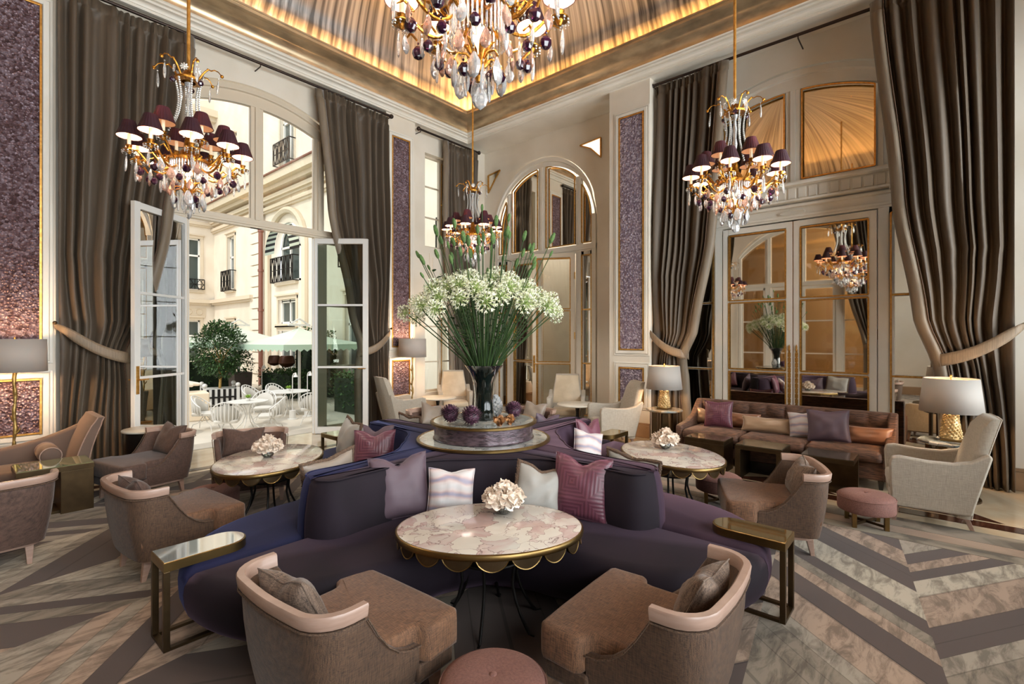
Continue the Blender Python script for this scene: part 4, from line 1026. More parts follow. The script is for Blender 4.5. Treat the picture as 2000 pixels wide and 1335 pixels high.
# ---- brass C shaped sofa end tables
def c_table(label, loc, rz, topmat, L=.44, W=.235, H=.48):
    """stands on its back edge, the rounded tip points along local +x"""
    t = thing('sofa_end_table', label, 'side table', loc, rz, 'brass end tables that slide over the banquette seats')
    o = [(0,-W/2),(L-W/2,-W/2)] + [(L-W/2+W/2*math.sin(R(a)), -W/2*math.cos(R(a))) for a in range(15, 180, 15)] + [(L-W/2, W/2),(0,W/2)]
    mb = MB(); mb.loft(o, [(0,H-.05),(0,H-.004),(-.004,H-.001)]); mb.build('apron', brass, t, smooth=True, auto=40)
    mb = MB(); mb.loft(o, [(-.009,H-.003),(-.009,H+.001)]); mb.build('glass_top', topmat, t)
    for s in (-1, 1):
        mb = MB(); mb.box(0, s*(W/2-.015)-.015, 0, .03, s*(W/2-.015)+.015, H-.05); mb.build('leg', brassd, t, bevel=.002)
    mb = MB()
    for s in (-1, 1): mb.box(.03, s*(W/2-.015)-.015, 0, L*.72, s*(W/2-.015)+.015, .03)
    mb.box(L*.72-.03, -W/2, 0, L*.72, W/2, .03); mb.box(.03, -W/2, 0, .0301, W/2, .03); mb.box(0, -W/2+.03, 0, .03, W/2-.03, .03)
    mb.build('floor_frame', brassd, t, bevel=.002)
    return t
ct = c_table('brass end table with a reflective rounded top over the left lobe of the banquette', (.76, 3.16, 0), 0, mat('mirror_onyx', 'c9ccca', .04, .7))
ct2 = c_table('brass end table with a bronze glass top over the right lobe of the banquette', (3.27, .66, 0), R(90), topm)
c_table('brass end table by the far left lobe of the banquette near the terrace door', (3.2, 5.78, 0), R(-90), mat('clear_bronze_top', 'b9b39a', .05, .6))
c_table('brass end table at the far right lobe of the banquette', (5.68, 3.08, 0), R(180), mat('pale_bronze_top', 'c2b596', .06, .6))

# ---- round upholstered stools
def stool(label, loc, r=.22, cross=True):
    t = thing('round_stool', label, 'stool', loc, R(20), 'round rose stools')
    mb = MB(); mb.lathe([(0,.14),(r-.02,.14),(r-.004,.147),(r,.16),(r,.255),(r-.006,.270),(r-.03,.286),(r*.6,.297),(r*.2,.300),(.02,.296),(0,.290)], 48, cap=False); mb.build('seat', pinkf, t, smooth=True, auto=60)
    mb = MB(); mb.tube([(r*1.003*math.cos(2*PI*k/48), r*1.003*math.sin(2*PI*k/48), .262) for k in range(48)], .004, 5, closed=True); mb.build('welt', pinkf, t, smooth=True)
    mb = MB(); mb.sphere((0,0,.295), .016, 14, 8, sz=.5); mb.build('button', pinkf, t, smooth=True)
    for k in range(4):
        a = PI/4+k*PI/2; mb = MB(); x, y = (r-.05)*math.cos(a), (r-.05)*math.sin(a); mb.box(x-.017, y-.017, 0, x+.017, y+.017, .142); mb.build('leg', brass, t, bevel=.002)
    mb = MB()
    for a in (PI/4, 3*PI/4): mb.bar(((r-.06)*math.cos(a), (r-.06)*math.sin(a), .045), (-(r-.06)*math.cos(a), -(r-.06)*math.sin(a), .045), .014, .02)
    mb.build('stretcher', brassd, t)
    return t
st = stool('round rose velvet stool with centre button at the very front, between the two tub chairs', (1.46, 1.36, 0), .215)
dup(st, (5.08, 1.66, 0), label='round rose stool on brass legs under the right marble table')
dup(st, (5.32, .48, 0), label='round rose stool on crossed brass legs on the right, in front of the cream armchair')
dup(st, (1.62, 4.98, 0), label='round rose stool behind the left tub chair, mostly hidden by its seat')

# ---- chaise longue
ch = thing('chaise_longue', 'long taupe velvet chaise longue with a high curled end below the purple panels', 'chaise longue', (.2, 6.95, 0), 0)
mb = MB(); X0, X1 = -1.3, 1.02
mb.loft(rrect(X0, -.24, .72, .27, .05), [(-.01,.23),(0,.24),(0,.33),(-.012,.355),(-.03,.363),(-.04,.365)], c=(0,0)); mb.build('seat_cushion', chv, ch, smooth=True, auto=60)
mb = MB(); mb.box(X0, -.25, .13, .80, .30, .235); mb.build('base', chv, ch, bevel=.015, smooth=True)
# low back sweeping up to the end
rows = []
def hb(x): return .50 + .0*x + .24*max(0, (x+.1)/1.0)**2.2
for k in range(25):
    x = X0 + (.80-X0)*k/24; h = hb(x)
    rows.append([(x,.25,.14),(x,.25,h-.03),(x,.265,h),(x,.32,h+.006),(x,.36,h-.02),(x,.37,.14)])
mb = MB(); mb.grid(rows); mb.add(rows[0], [tuple(range(6))]); mb.add(rows[-1], [tuple(range(6))]); mb.build('backrest', chv, ch, smooth=True, auto=60)
rows = []
for k in range(17):
    s = k/16; z = .14+.68*s; x = .74 + .17*s**2.0; th = .13 - .06*s
    if s > .93: th *= .75
    w0 = .27+.03*s
    rows.append([(x-th*.5+.0, -w0, z),(x-th*.6, -w0+.03, z),(x-th*.62, .30, z),(x-th*.5,.36, z),(x+th*.55,.37, z),(x+th*.62,.3, z),(x+th*.62,-w0+.03, z),(x+th*.5,-w0, z)])
mb = MB(); mb.grid(rows, closed=True); mb.add(rows[-1], [tuple(range(8))]); mb.build('head_end', chv, ch, smooth=True, auto=60)
mb = MB(); mb.tube([r[7] for r in rows], .006, 6); mb.tube([r[0] for r in rows], .006, 6); mb.build('piping', wood_p, ch)
for x, y in ((.82,-.22),(.82,.3),(-.2,-.22),(-1.2,-.22),(-1.2,.3)): mb = MB(); mb.taper(x, y, 0, .14, .016, .024, .02 if x > 0 else -.02); mb.build('leg', mat('chaise_leg%d' % int(x*10+y*10+50), '6b5546', .4), ch)
bo = thing('bolster', 'round taupe bolster cushion lying at the head end of the chaise longue', 'cushion', (.73, 6.92, .47), 0)
mb = MB(); rows = []
for x, r in ((-.2,.0),(-.2,.07),(-.19,.082),(0,.09),(.19,.082),(.2,.07),(.2,.0)): rows.append([(r*math.cos(2*PI*k/24), x, r*math.sin(2*PI*k/24)) for k in range(24)])
mb.grid(rows, closed=True); mb.build('cover', chv, bo, smooth=True, auto=50)
for s in (-1, 1): mb = MB(); mb.tube([(.083*math.cos(2*PI*k/24), s*.195, .083*math.sin(2*PI*k/24)) for k in range(24)], .005, 5, closed=True); mb.build('piping', wood_p, bo)

# ---- block tables
def block_table(label, x0, y0, x1, y1, z, kind, topmat=None):
    t = thing('bronze_table', label, 'table', ((x0+x1)/2, (y0+y1)/2, 0), 0); a, b = (x1-x0)/2, (y1-y0)/2
    mb = MB(); mb.box(-a, -b, z-.055, a, b, z-.006); mb.build('top_frame', brassd, t, bevel=.003)
    mb = MB(); mb.box(-a+.006, -b+.006, z-.006, a-.006, b-.006, z); mb.build('glass_top', topmat or green_gl, t)
    if kind == 'left':
        mb = MB(); mb.box(.1*a, -b+.004, 0, a-.004, b-.004, z-.055); mb.build('solid_side', brassd, t, bevel=.003)
        mb = MB(); mb.box(-a+.1, -b+.06, 0, .1*a, b-.06, .04); mb.build('foot_plate', brassd, t)
    if kind == 'tunnel':
        for s in (-1, 1): mb = MB(); mb.box(-a, s*(b-.03)-.03, 0, a, s*(b-.03)+.03, z-.055); mb.build('side_panel', brassd, t, bevel=.003)
        mb = MB(); mb.box(a-.05, -b+.06, 0, a-.02, b-.06, z*.35); mb.build('low_shelf', blacks, t)
    if kind == 'solid':
        mb = MB(); mb.box(-a, -b, 0, a, b, z-.055); mb.build('body', brassd, t, bevel=.003)
    if kind == 'cantilever':
        mb = MB(); mb.box(a-.06, -b, 0, a, b, z-.055); mb.build('upright', brassd, t, bevel=.003); mb = MB(); mb.box(-a*.2, -b, 0, a-.06, b, .03); mb.build('foot_plate', brassd, t)
    return t
block_table('bronze waterfall table with a green glass top in front of the chaise longue', .44, 6.17, .98, 6.60, .46, 'left', mat('green_onyx_glass', '79805c', .05, .3, '9a9668', 2.5, coat=.5))
block_table('bronze block table at the left end of the brown sofa', 6.22, 1.97, 6.58, 2.45, .40, 'solid', mat('bronze_mirror_top', '8d7a60', .05, .7))
block_table('bronze open cube table in front of the middle of the brown sofa', 6.14, 1.32, 6.56, 1.82, .40, 'tunnel')
block_table('bronze cantilever table at the right of the brown sofa', 6.08, .65, 6.5, 1.13, .40, 'cantilever', mat('smoked_glass_top', '5b5347', .06, .5))
dt = thing('drum_table', 'round black drum table with pale marble top beside the terrace door', 'side table', (1.62, 7.06, 0))
mb = MB(); mb.lathe([(0,0),(.245,0),(.25,.01),(.25,.565),(0,.565)], 40, cap=False); mb.build('drum', blacks, dt, smooth=True)
mb = MB(); mb.lathe([(0,.565),(.262,.565),(.265,.57),(.265,.582),(.26,.586),(0,.586)], 40, cap=False); mb.build('marble_top', whitet, dt, smooth=True)

# ---- brown sofa against the mirrored doors
sf = thing('brown_sofa', 'long chocolate chenille sofa with buttoned back under the mirrored doors', 'sofa', (7.15, 1.55, 0), 0)
mb = MB(); mb.box(-.50, -1.13, .10, .34, 1.13, .30); mb.build('base', sofaf, sf, bevel=.02, smooth=True)
for k in range(3):
    y0 = -1.10+k*.7333; mb = MB(); mb.loft(rrect(-.55, y0+.004, .22, y0+.729, .05), [(-.02,.30),(0,.31),(.004,.35),(-.004,.39),(-.02,.408),(-.035,.415),(-.045,.418)], c=(-.16, y0+.366)); mb.build('seat_cushion', sofaf, sf, smooth=True, auto=60)
def ybk(y): return 0
rows = []; ny = 96
for iz in range(22):
    z = .40+.345*iz/21; row = []
    for k in range(ny+1):
        y = -1.13+2.26*k/ny; u = (y+1.13)/.226; v = (z-.40)/.175
        q = abs(math.sin(PI*u))*abs(math.sin(PI*(v+.02))); row.append((.235+.06*(z-.40) - .05*q**.5*(1 if z < .73 else .3), y, z))
    rows.append(row)
top = [(.30,-1.13+2.26*k/ny,.753) for k in range(ny+1)]; bk = [(.36,-1.13+2.26*k/ny,.75) for k in range(ny+1)]; b2 = [(.34,-1.13+2.26*k/ny,.12) for k in range(ny+1)]
mb = MB(); mb.grid(rows+[top, bk, b2]); mb.build('buttoned_back', sofaf, sf, smooth=True, auto=60)
for s in (-1, 1):
    o = []
    prof = [(.36,.10),(.36,.75),(.26,.755),(.18,.70),(.02,.56),(-.2,.49),(-.5,.46),(-.53,.44),(-.53,.10)]
    ya, yb_ = (1.10, 1.19) if s > 0 else (-1.19, -1.10)
    mb = MB(); mb.add([(x, ya, z) for x, z in prof]+[(x, yb_, z) for x, z in prof], [tuple(range(9)), tuple(range(9, 18))]+[(k, (k+1) % 9, 9+(k+1) % 9, 9+k) for k in range(9)]); mb.build('arm', sofaf, sf, bevel=.02, seg=3, smooth=True)
for x, y in ((-.46,1.08),(-.46,-1.08),(.28,1.08),(.28,-1.08)): mb = MB(); mb.taper(x, y, 0, .10, .018, .028); mb.build('leg', blacks, sf)
def sc_(label, w, h, m, x, y, nx=-1, ny=-.05, **k): return cushion(label, w, h, k.pop('t',.14), m, (x, y, .422), nx, ny, k.pop('lean',.22), k.pop('roll',0), **k)
sc_('small pale champagne cushion at the left arm of the brown sofa', .30, .22, champ, 7.22, 2.53)
sc_('plum ribbed square cushion on the left of the brown sofa', .38, .36, mazem, 7.02, 2.30, dent=.03, roll=-.04)
sc_('bronze lumbar cushion half hidden behind the plum cushion', .42, .20, copperf, 7.20, 2.02, dent=.02)
sc_('long champagne satin lumbar cushion in the middle of the brown sofa', .60, .20, champ, 7.02, 1.70, dent=.02, lean=.3)
sc_('white agate printed cushion in the middle of the brown sofa', .34, .32, agatem, 6.98, 1.24, dent=.05, roll=-.12)
sc_('large mauve satin cushion right of the middle of the brown sofa', .44, .38, mauve, 6.88, .98, dent=.04, roll=-.06)
sc_('long copper satin lumbar cushion at the right of the brown sofa', .56, .20, copperf, 7.04, .66, dent=.02, lean=.3)

# ---- cream high backed armchairs
def armchair(label, loc, rz, body, inner, group='cream high backed armchairs'):
    t = thing('high_back_armchair', label, 'armchair', loc, rz, group)
    hw = .31
    # back: tapering upwards, leaning back; local +x is the front
    def bk(s, zz):  # s -1..1 across
        f = (zz-.12)/.85; w = (.29 - .085*max(0, f-.35)**1.1*1.5); x = -.24 - .20*max(0, f)**1.35
        return x, s*w
    rows = []
    zs = [.12,.3,.45,.6,.75,.88,.95,.97]
    for z in zs:
        x, w = bk(1, z); th = .10 if z < .9 else .07
        if z > .96: th = .05
        rows.append([(x, -w, z),(x+.015, -w-.006, z),(x+th*.9, -w, z),(x+th, -w+.02, z),(x+th+.01, 0, z),(x+th, w-.02, z),(x+th*.9, w, z),(x+.015, w+.006, z),(x, w, z),(x-.012, 0, z)])
    mb = MB(); mb.grid(rows, closed=True); mb.add(rows[-1], [tuple(range(10))]); mb.build('back', body, t, smooth=True, auto=60)
    mb = MB(); mb.grid([[r[2], r[3], r[4], r[5], r[6]] if True else r for r in [[(p[0]+.004, p[1]*.96, p[2]) for p in q] for q in rows[2:-1]]]); mb.build('inside_back', inner, t, smooth=True, auto=80)
    mb = MB()
    for j in (0, 8): mb.tube([r[j] for r in rows], .005, 5)
    mb.tube([rows[-1][k] for k in (0,9,8)], .005, 5); mb.build('piping', body, t)
    for s in (-1, 1):
        prof = [(.30,.15),(.315,.54),(.30,.59),(.24,.605),(.05,.585),(-.12,.585),(-.24,.615),(-.345,.69),(-.365,.66),(-.24,.15)]
        y0, y1 = s*(hw-.05), s*(hw+.01); n = len(prof)
        mb = MB(); mb.add([(x, y0, z) for x, z in prof]+[(x, y1+s*(.02 if z > .5 else -.005), z) for x, z in prof], [tuple(range(n)), tuple(range(n, 2*n))]+[(k, (k+1) % n, n+(k+1) % n, n+k) for k in range(n)])
        mb.build('arm', body, t, bevel=.016, seg=3, smooth=True)
    mb = MB(); mb.box(-.24, -.27, .14, .29, .27, .29); mb.build('base', body, t, bevel=.012, smooth=True)
    mb = MB(); mb.loft(rrect(-.18, -.255, .315, .255, .04), [(-.012,.29),(0,.30),(0,.355),(-.012,.378),(-.025,.385),(-.035,.388)], c=(.07,0)); mb.build('seat_cushion', inner, t, smooth=True, auto=60)
    for x, y, dx in ((.26,.26,.02),(.26,-.26,.02),(-.2,.22,-.06),(-.2,-.22,-.06)): mb = MB(); mb.taper(x, y, 0, .15, .014, .022, dx); mb.build('leg', wood_p, t, bevel=.003)
    return t
ac = armchair('cream linen high backed armchair at the right edge, back to the big curtain', (5.93, .06, 0), R(97), cream_f, cream_f)
dup(ac, (6.93, 3.88, 0), R(140), 'cream armchair in front of the lilac-lit pier panel, beside the left table lamp')
ac2 = armchair('cream armchair facing the camera behind the right white table', (7.45, 5.12, 0), R(212), cream_f, cream_in)
dup(ac2, (6.85, 7.45, 0), R(232), 'cream armchair in front of the corner window, behind the left white table')
dup(ac2, (5.42, 7.28, 0), R(-12), 'cream armchair in profile beside the terrace door curtain')
# ---- white topped round tables
def white_table(label, loc):
    t = thing('round_white_table', label, 'table', loc, 0, 'round white tables at the back of the room')
    mb = MB(); mb.lathe([(0,.515),(.33,.515),(.345,.525),(.345,.538),(.335,.545),(0,.545)], 40, sx=1, sy=1, cap=False); mb.build('stone_top', whitet, t, smooth=True)
    mb = MB(); mb.lathe([(.0,0),(.19,0),(.19,.012),(.05,.03),(.03,.06),(.028,.4),(.045,.515)], 20, cap=False); mb.build('column', blacks, t, smooth=True)
    return t
wt = white_table('round white stone table right of the flowers, before a cream armchair', (7.05, 4.62, 0))
dup(wt, (6.12, 7.12, 0), label='round white stone table left of the flowers, between two cream armchairs')
# ---- stone topped lamp tables and table lamps
def lamp_table(label, loc, topmat, hexa):
    t = thing('lamp_table', label, 'side table', loc, R(15), 'lamp tables flanking the brown sofa')
    n = 8 if hexa else 40
    mb = MB(); mb.lathe([(0,.555),(.255,.555),(.27,.565),(.27,.582),(.26,.588),(0,.588)], n, cap=False); mb.build('stone_top', topmat, t, bevel=0)
    for k in range(8):
        a = 2*PI*k/8+.2; mb = MB(); mb.bar((.2*math.cos(a), .2*math.sin(a), 0), (.2*math.cos(a), .2*math.sin(a), .556), .07, .012, (math.cos(a), math.sin(a), 0)); mb.build('bronze_blade', brassd, t)
    mb = MB(); mb.lathe([(0,0),(.235,0),(.235,.02),(0,.02)], n, cap=False); mb.build('foot', brassd, t)
    return t
lamp_table('eight sided stone topped table left of the brown sofa', (7.12, 3.12, 0), mat('honey_stone_top', 'a98a63', .2, 0, '7f8a8c', 5, coat=.3), True)
lamp_table('dark and white marble topped round table right of the brown sofa', (6.85, -.10, 0), marbd, False)
def table_lamp(label, loc):
    t = thing('table_lamp', label, 'lamp', loc, 0, 'pair of gold table lamps'); rnd = random.Random(4)
    mb = MB(); mb.box(-.085, -.085, 0, .085, .085, .022); mb.build('base_plate', brass, t, bevel=.003)
    mb = MB(); mb.lathe([(0,.022),(.078,.022),(.082,.05),(.07,.18),(.052,.29),(.0,.30)], 24, cap=False)
    for k in range(150):
        z = .03+.255*(k/150); a = k*2.39996; r = .082-.032*max(0, (z-.05)/.24)
        mb.sphere((r*math.cos(a), r*math.sin(a), z), rnd.uniform(.011,.017), 7, 5, sz=.8)
    mb.build('nugget_body', nugget, t, smooth=True)
    mb = MB(); mb.tube([(0,0,.29),(0,0,.66)], .006, 8); mb.sphere((0,0,.672), .012); mb.build('stem', gold, t)
    mb = MB(); mb.lathe([(.262,.30),(.225,.645)], 56, cap=False); o = mb.build('lamp_shade', shade_m, t, smooth=True); s = o.modifiers.new('t', 'SOLIDIFY'); s.thickness = .003
    mb = MB()
    for k in range(3): a = 2*PI*k/3; mb.tube([(0,0,.64),(.224*math.cos(a), .224*math.sin(a), .64)], .0025, 5)
    mb.build('shade_ring', gold, t)
    mb = MB(); mb.sphere((0,0,.47), .032, 12, 8, sz=1.2); mb.build('bulb', bulb, t)
    point('lamp_light', (loc[0], loc[1], loc[2]+.40), 20, (1,.62,.32), .03); point('lamp_light', (loc[0], loc[1], loc[2]+.57), 9, (1,.62,.32), .05)
    return t
def point(name, loc, e, col=(1,.8,.55), r=.05):
    l = bpy.data.lights.new(name, 'POINT'); l.energy = e; l.color = col; l.shadow_soft_size = r
    o = bpy.data.objects.new(name, l); C.objects.link(o); o.location = loc; return o
tl = table_lamp('gold nugget table lamp with a grey drum shade, left of the brown sofa', (7.12, 3.12, .589))
tl2 = table_lamp('gold nugget table lamp with a grey drum shade, right of the brown sofa', (6.85, -.10, .589))
def floor_lamp(label, loc, seed):
    rnd = random.Random(seed); t = thing('floor_lamp', label, 'lamp', loc, 0, 'gilt branch floor lamps')
    mb = MB(); mb.lathe([(0,0),(.13,0),(.13,.02),(.03,.03),(0,.03)], 24, cap=False); mb.build('base', gold, t, smooth=True)
    mb = MB(); pts = [(.006*math.sin(k*1.3+seed), .006*math.cos(k*1.7), .02+1.33*k/20) for k in range(21)]
    mb.tube(pts, [.015+.004*math.sin(k*2.1)+.003*rnd.random() for k in range(21)], 9)
    for k in (6, 9, 11, 15): p = Vector(pts[k]); a = rnd.uniform(0, 6.28); mb.tube([p, p+Vector((.03*math.cos(a), .03*math.sin(a), .03)), p+Vector((.045*math.cos(a), .045*math.sin(a), .06))], [.014,.011,.006], 7)
    mb.build('branch_pole', branch, t, smooth=True, auto=70)
    mb = MB(); mb.lathe([(.262,1.29),(.255,1.64)], 56, cap=False); o = mb.build('lamp_shade', shade_m, t, smooth=True); s = o.modifiers.new('t', 'SOLIDIFY'); s.thickness = .003
    mb = MB(); mb.tube([(0,0,1.33),(0,0,1.66)], .006, 6)
    for k in range(3): a = 2*PI*k/3; mb.tube([(0,0,1.62),(.25*math.cos(a), .25*math.sin(a), 1.62)], .0025, 5)
    mb.build('harp', gold, t)
    mb = MB(); mb.sphere((0,0,1.45), .032, 12, 8, sz=1.2); mb.build('bulb', bulb, t)
    point('lamp_light', (loc[0], loc[1], 1.37), 22, (1,.62,.32), .05); point('lamp_light', (loc[0], loc[1], 1.58), 18, (1,.62,.32), .05)
    return t
floor_lamp('gilt branch floor lamp with grey drum shade at the far left behind the chaise longue', (.53, 7.52, 0), 1)
floor_lamp('slender gilt branch floor lamp with drum shade at the back, left of the flowers', (5.90, 7.60, 0), 2)

# ================================================================== CHANDELIERS
def drop_mesh(kind):
    mb = MB()
    if kind == 'pear': mb.lathe([(0,0),(.010,-.012),(.026,-.045),(.028,-.062),(.018,-.085),(0,-.098)], 8, sy=.45, cap=False)
    if kind == 'long': mb.lathe([(0,0),(.006,-.01),(.013,-.05),(.014,-.085),(.008,-.115),(0,-.125)], 6, sy=.7, cap=False)
    if kind == 'ball': mb.lathe([(0,.0),(.014,-.006),(.026,-.022),(.028,-.036),(.020,-.054),(0,-.064)], 9, cap=False)
    if kind == 'big': mb.lathe([(0,0),(.012,-.012),(.036,-.06),(.038,-.085),(.026,-.115),(0,-.132)], 8, sy=.45, cap=False)
    mb.tube([(0,0,0),(0,0,.018)], .0014, 4); mb.sphere((0,0,.012), .006, 6, 4)
    return mb
def chandelier(label, loc, ztop):
    t = thing('chandelier', label, 'chandelier', loc, R(11), 'crystal chandeliers with burgundy shades'); rnd = random.Random(2)
    mb = MB(); mb.tube([(0,0,1.08),(0,0,3.2)], .013, 10); mb.build('rod', gold, t, smooth=True)
    mb = MB(); mb.lathe([(.0,0),(.03,.0),(.05,.03),(.075,.05),(.075,.06),(0,.07)], 20, (0,0,ztop-loc[2]-.07), cap=False); mb.build('ceiling_rose', goldr, t, smooth=True)
    mb = MB(); mb.lathe([(0,.30),(.02,.31),(.035,.34),(.02,.37),(.05,.40),(.075,.43),(.06,.47),(.035,.50),(.03,.56),(.018,.60),(0,.60)], 20, cap=False)
    mb.lathe([(.125,.385),(.14,.388),(.143,.40),(.14,.412),(.125,.415)], 32); 
    for k in range(8): a = 2*PI*k/8; mb.tube([(.13*math.cos(a), .13*math.sin(a), .40), (.05*math.cos(a), .05*math.sin(a), .44)], .006, 5)
    mb.build('body', goldr, t, smooth=True)
    mb = MB(); mb.lathe([(.012,.58),(.02,.64),(.014,.70),(.024,.76),(.014,.82),(.02,.9),(.012,.98),(.03,1.03),(.0,1.05)], 10, cap=False); mb.build('glass_column', cryst, t, smooth=True)
    # crown of scrolls
    mb = MB(); mb.lathe([(.05,1.04),(.095,1.045),(.1,1.06),(.06,1.075),(.03,1.13),(0,1.15)], 20, cap=False)
    for k in range(6):
        a = 2*PI*k/6+.3; pts = []
        for j in range(14):
            s = j/13; r = .06+.16*s+(.03*math.sin(s*7) if s > .6 else 0); z = 1.05+.12*math.sin(s*2.5)**1.0 + (.02*math.cos(s*14) if s > .7 else 0); pts.append((r*math.cos(a), r*math.sin(a), z))
        mb.tube(pts, [.009-.005*j/13 for j in range(14)], 6); mb.sphere(pts[-1], .014, 8, 5)
    mb.build('crown', goldr, t, smooth=True)
    for k in range(6):
        a = 2*PI*k/6+.8; mb = MB(); c = Vector((.1*math.cos(a), .1*math.sin(a), 1.12)); e = Vector((-math.sin(a), math.cos(a), 0)); mb.sphere(c, .01, 6, 4)
        for q in range(8): b = 2*PI*q/8; mb.tube([c, c+e*.02*math.cos(b)+Vector((0,0,.02*math.sin(b))), c+e*.03*math.cos(b)+Vector((0,0,.03*math.sin(b)))], [.003,.008,.003], 5)
        mb.build('rosette', bead, t, smooth=True)
    # bead chains
    for k in range(6):
        a = 2*PI*k/6+.3; mb = MB()
        for j in range(24):
            s = j/23; r = .09-.045*math.sin(PI*s)*.6+.05*s*s; z = 1.04-.40*s; mb.sphere((r*math.cos(a), r*math.sin(a), z), .0095, 6, 4)
        mb.build('bead_chain', bead, t, smooth=True)
    # arms with candles and shades
    def arm(n, rad, zc, ph, low):
        base = None
        for k in range(n):
            a = 2*PI*k/n+ph
            if base is None:
                g = MB(); pts = [(.05,0,.43)]
                for j in range(1, 15):
                    s = j/14; r = .05+(rad-.05)*s; z = .43-low*math.sin(PI*min(1, s*1.18))**1.0+(zc-.43)*s**2.2; pts.append((r, 0, z))
                pts.append((rad, 0, zc)); g.tube(pts, .0085, 7)
                g.tube([(rad*.55,0,.43-low+.02),(rad*.62,.02,.43-low+.06),(rad*.7,.03,.43-low+.04),(rad*.68,.01,.43-low+.02)], [.006,.008,.006,.003], 5)
                g.tube([(rad*.8,0,zc-.09),(rad*.9,-.02,zc-.04),(rad*.98,-.03,zc-.06)], [.006,.008,.003], 5)
                g.lathe([(0,-.03),(.008,-.028),(.02,-.004),(.046,.0),(.046,.005),(.018,.006),(.014,.012),(.020,.035),(.024,.04),(0,.04)], 14, (rad,0,zc), cap=False)
                base = g.build('arm', goldr, t, smooth=True); base.rotation_euler = (0,0,a)
                c = MB(); c.lathe([(.012,.04),(.012,.125),(0,.125)], 10, (rad,0,zc), cap=False); c.build('candle', candle, base, smooth=True)
                s_ = MB(); s_.lathe([(.080,.105),(.041,.222)], 48, (rad,0,zc), ripple=lambda a, i: 1+.022*math.cos(24*a), cap=False); o = s_.build('shade', pshade, base, smooth=True)
                s_ = MB(); s_.lathe([(.0775,.106),(.0385,.221)], 24, (rad,0,zc), cap=False); s_.build('shade_lining', pin, base, smooth=True)
                s_ = MB(); s_.tube([(rad+.081*math.cos(2*PI*q/32), .081*math.sin(2*PI*q/32), zc+.105) for q in range(32)], .0022, 5, closed=True); s_.build('shade_trim', pshade, base)
                b_ = MB()
                for q in range(10): bb = 2*PI*q/10; b_.sphere((rad+.044*math.cos(bb), .044*math.sin(bb), zc-.008), .006, 5, 4); b_.sphere((rad+.044*math.cos(bb), .044*math.sin(bb), zc-.022), .004, 5, 4)
                b_.build('bead_skirt', bead, base)
            else:
                c = base.copy(); C.objects.link(c); c.rotation_euler = (0,0,a)
                for ch in base.children: q = ch.copy(); C.objects.link(q); q.parent = c
    arm(9, .385, .385, .1, .13); arm(6, .25, .50, .4, .06)
    # basket of glass rods
    mb = MB()
    for k in range(40):
        a = 2*PI*k/40; mb.lathe([(.003,.385),(.0065,.375),(.0065,.245),(.002,.235)], 5, (.132*math.cos(a), .132*math.sin(a), 0), cap=False)
    mb.build('rod_basket', cryst, t)
    mb = MB(); mb.lathe([(.018,.20),(.022,.24),(.012,.27)], 10); mb.sphere((0,0,.305), .03, 12, 8); mb.build('bulb', bulb, t, smooth=True)
    mb = MB()
    for k in range(6):
        a = 2*PI*k/6; pts = [(r*math.cos(a), r*math.sin(a), z) for r, z in ((.015,.10),(.03,.15),(.06,.18),(.10,.175),(.115,.145),(.10,.125))]; mb.tube(pts, .0055, 6)
        pts = [(r*math.cos(a+.5), r*math.sin(a+.5), z) for r, z in ((.015,.12),(.03,.19),(.05,.23),(.075,.24))]; mb.tube(pts, [.004,.01,.014,.004], 6)
    mb.lathe([(0,.055),(.012,.06),(.018,.085),(.010,.10),(.024,.12),(.026,.135),(0,.14)], 14, cap=False)
    mb.build('lower_scrolls', goldr, t, smooth=True)
    protos = {}
    def drop(kind, m, r, a, z, sc_=1):
        key = (kind, m.name)
        if key not in protos:
            o = drop_mesh(kind).build('crystal_drop', m, t); protos[key] = o
        else:
            o = protos[key].copy(); C.objects.link(o)
        o.location = (r*math.cos(a), r*math.sin(a), z); o.rotation_euler = (rnd.uniform(-.08,.08), rnd.uniform(-.08,.08), a+PI/2+rnd.uniform(-.5,.5)); o.scale = (sc_, sc_, sc_)
    for k in range(6): drop('long', cryst, .215, 2*PI*k/6+.3, 1.10-.01)
    for k in range(3): drop('ball', crysp, .11, 2*PI*k/3+.9, 1.05, .8)
    for k in range(9):
        a = 2*PI*k/9+.1
        drop('long', cryst, .40, a, .345); drop('pear', cryst if k % 3 else crysk, .35, a+.12, .305); drop('ball', crysp, .315, a-.1, .285, 1.05)
        drop('pear', crysk if k % 2 else cryst, .265, a+.2, .27); drop('ball', crysp, .23, a+.38, .235, .9)
    for k in range(8): a = 2*PI*k/8; drop('long', cryst, .19, a+.1, .25); drop('pear', crysk, .16, a+.4, .225)
    for k in range(6): a = 2*PI*k/6; drop('big', cryst, .112, a, .145); drop('long', cryst, .07, a+.5, .115); 
    for k in range(3): drop('ball', crysp, .10, 2*PI*k/3+.5, .11)
    drop('big', cryst, 0, 0, .06, 1.0)
    return t
chs = []
cl = (('crystal chandelier with burgundy shades hanging at the left before the terrace doors', (1.32, 4.6, 2.68)),
      ('crystal chandelier with burgundy shades hanging on the right before the mirrored doors', (4.86, 1.44, 2.70)),
      ('smaller looking crystal chandelier at the back, just above the tall flowers', (5.20, 5.26, 2.78)),
      ('nearest crystal chandelier, cut off by the top of the picture', (1.64, 1.62, 2.78)))
c0 = chandelier(cl[0][0], cl[0][1], vault_z(*cl[0][1][:2]))
chs.append(c0)
RZ = [R(11), R(25), R(4), R(33)]
for (lab, loc), a in zip(cl[1:], RZ[1:]): chs.append(dup(c0, loc, rz=a, label=lab))
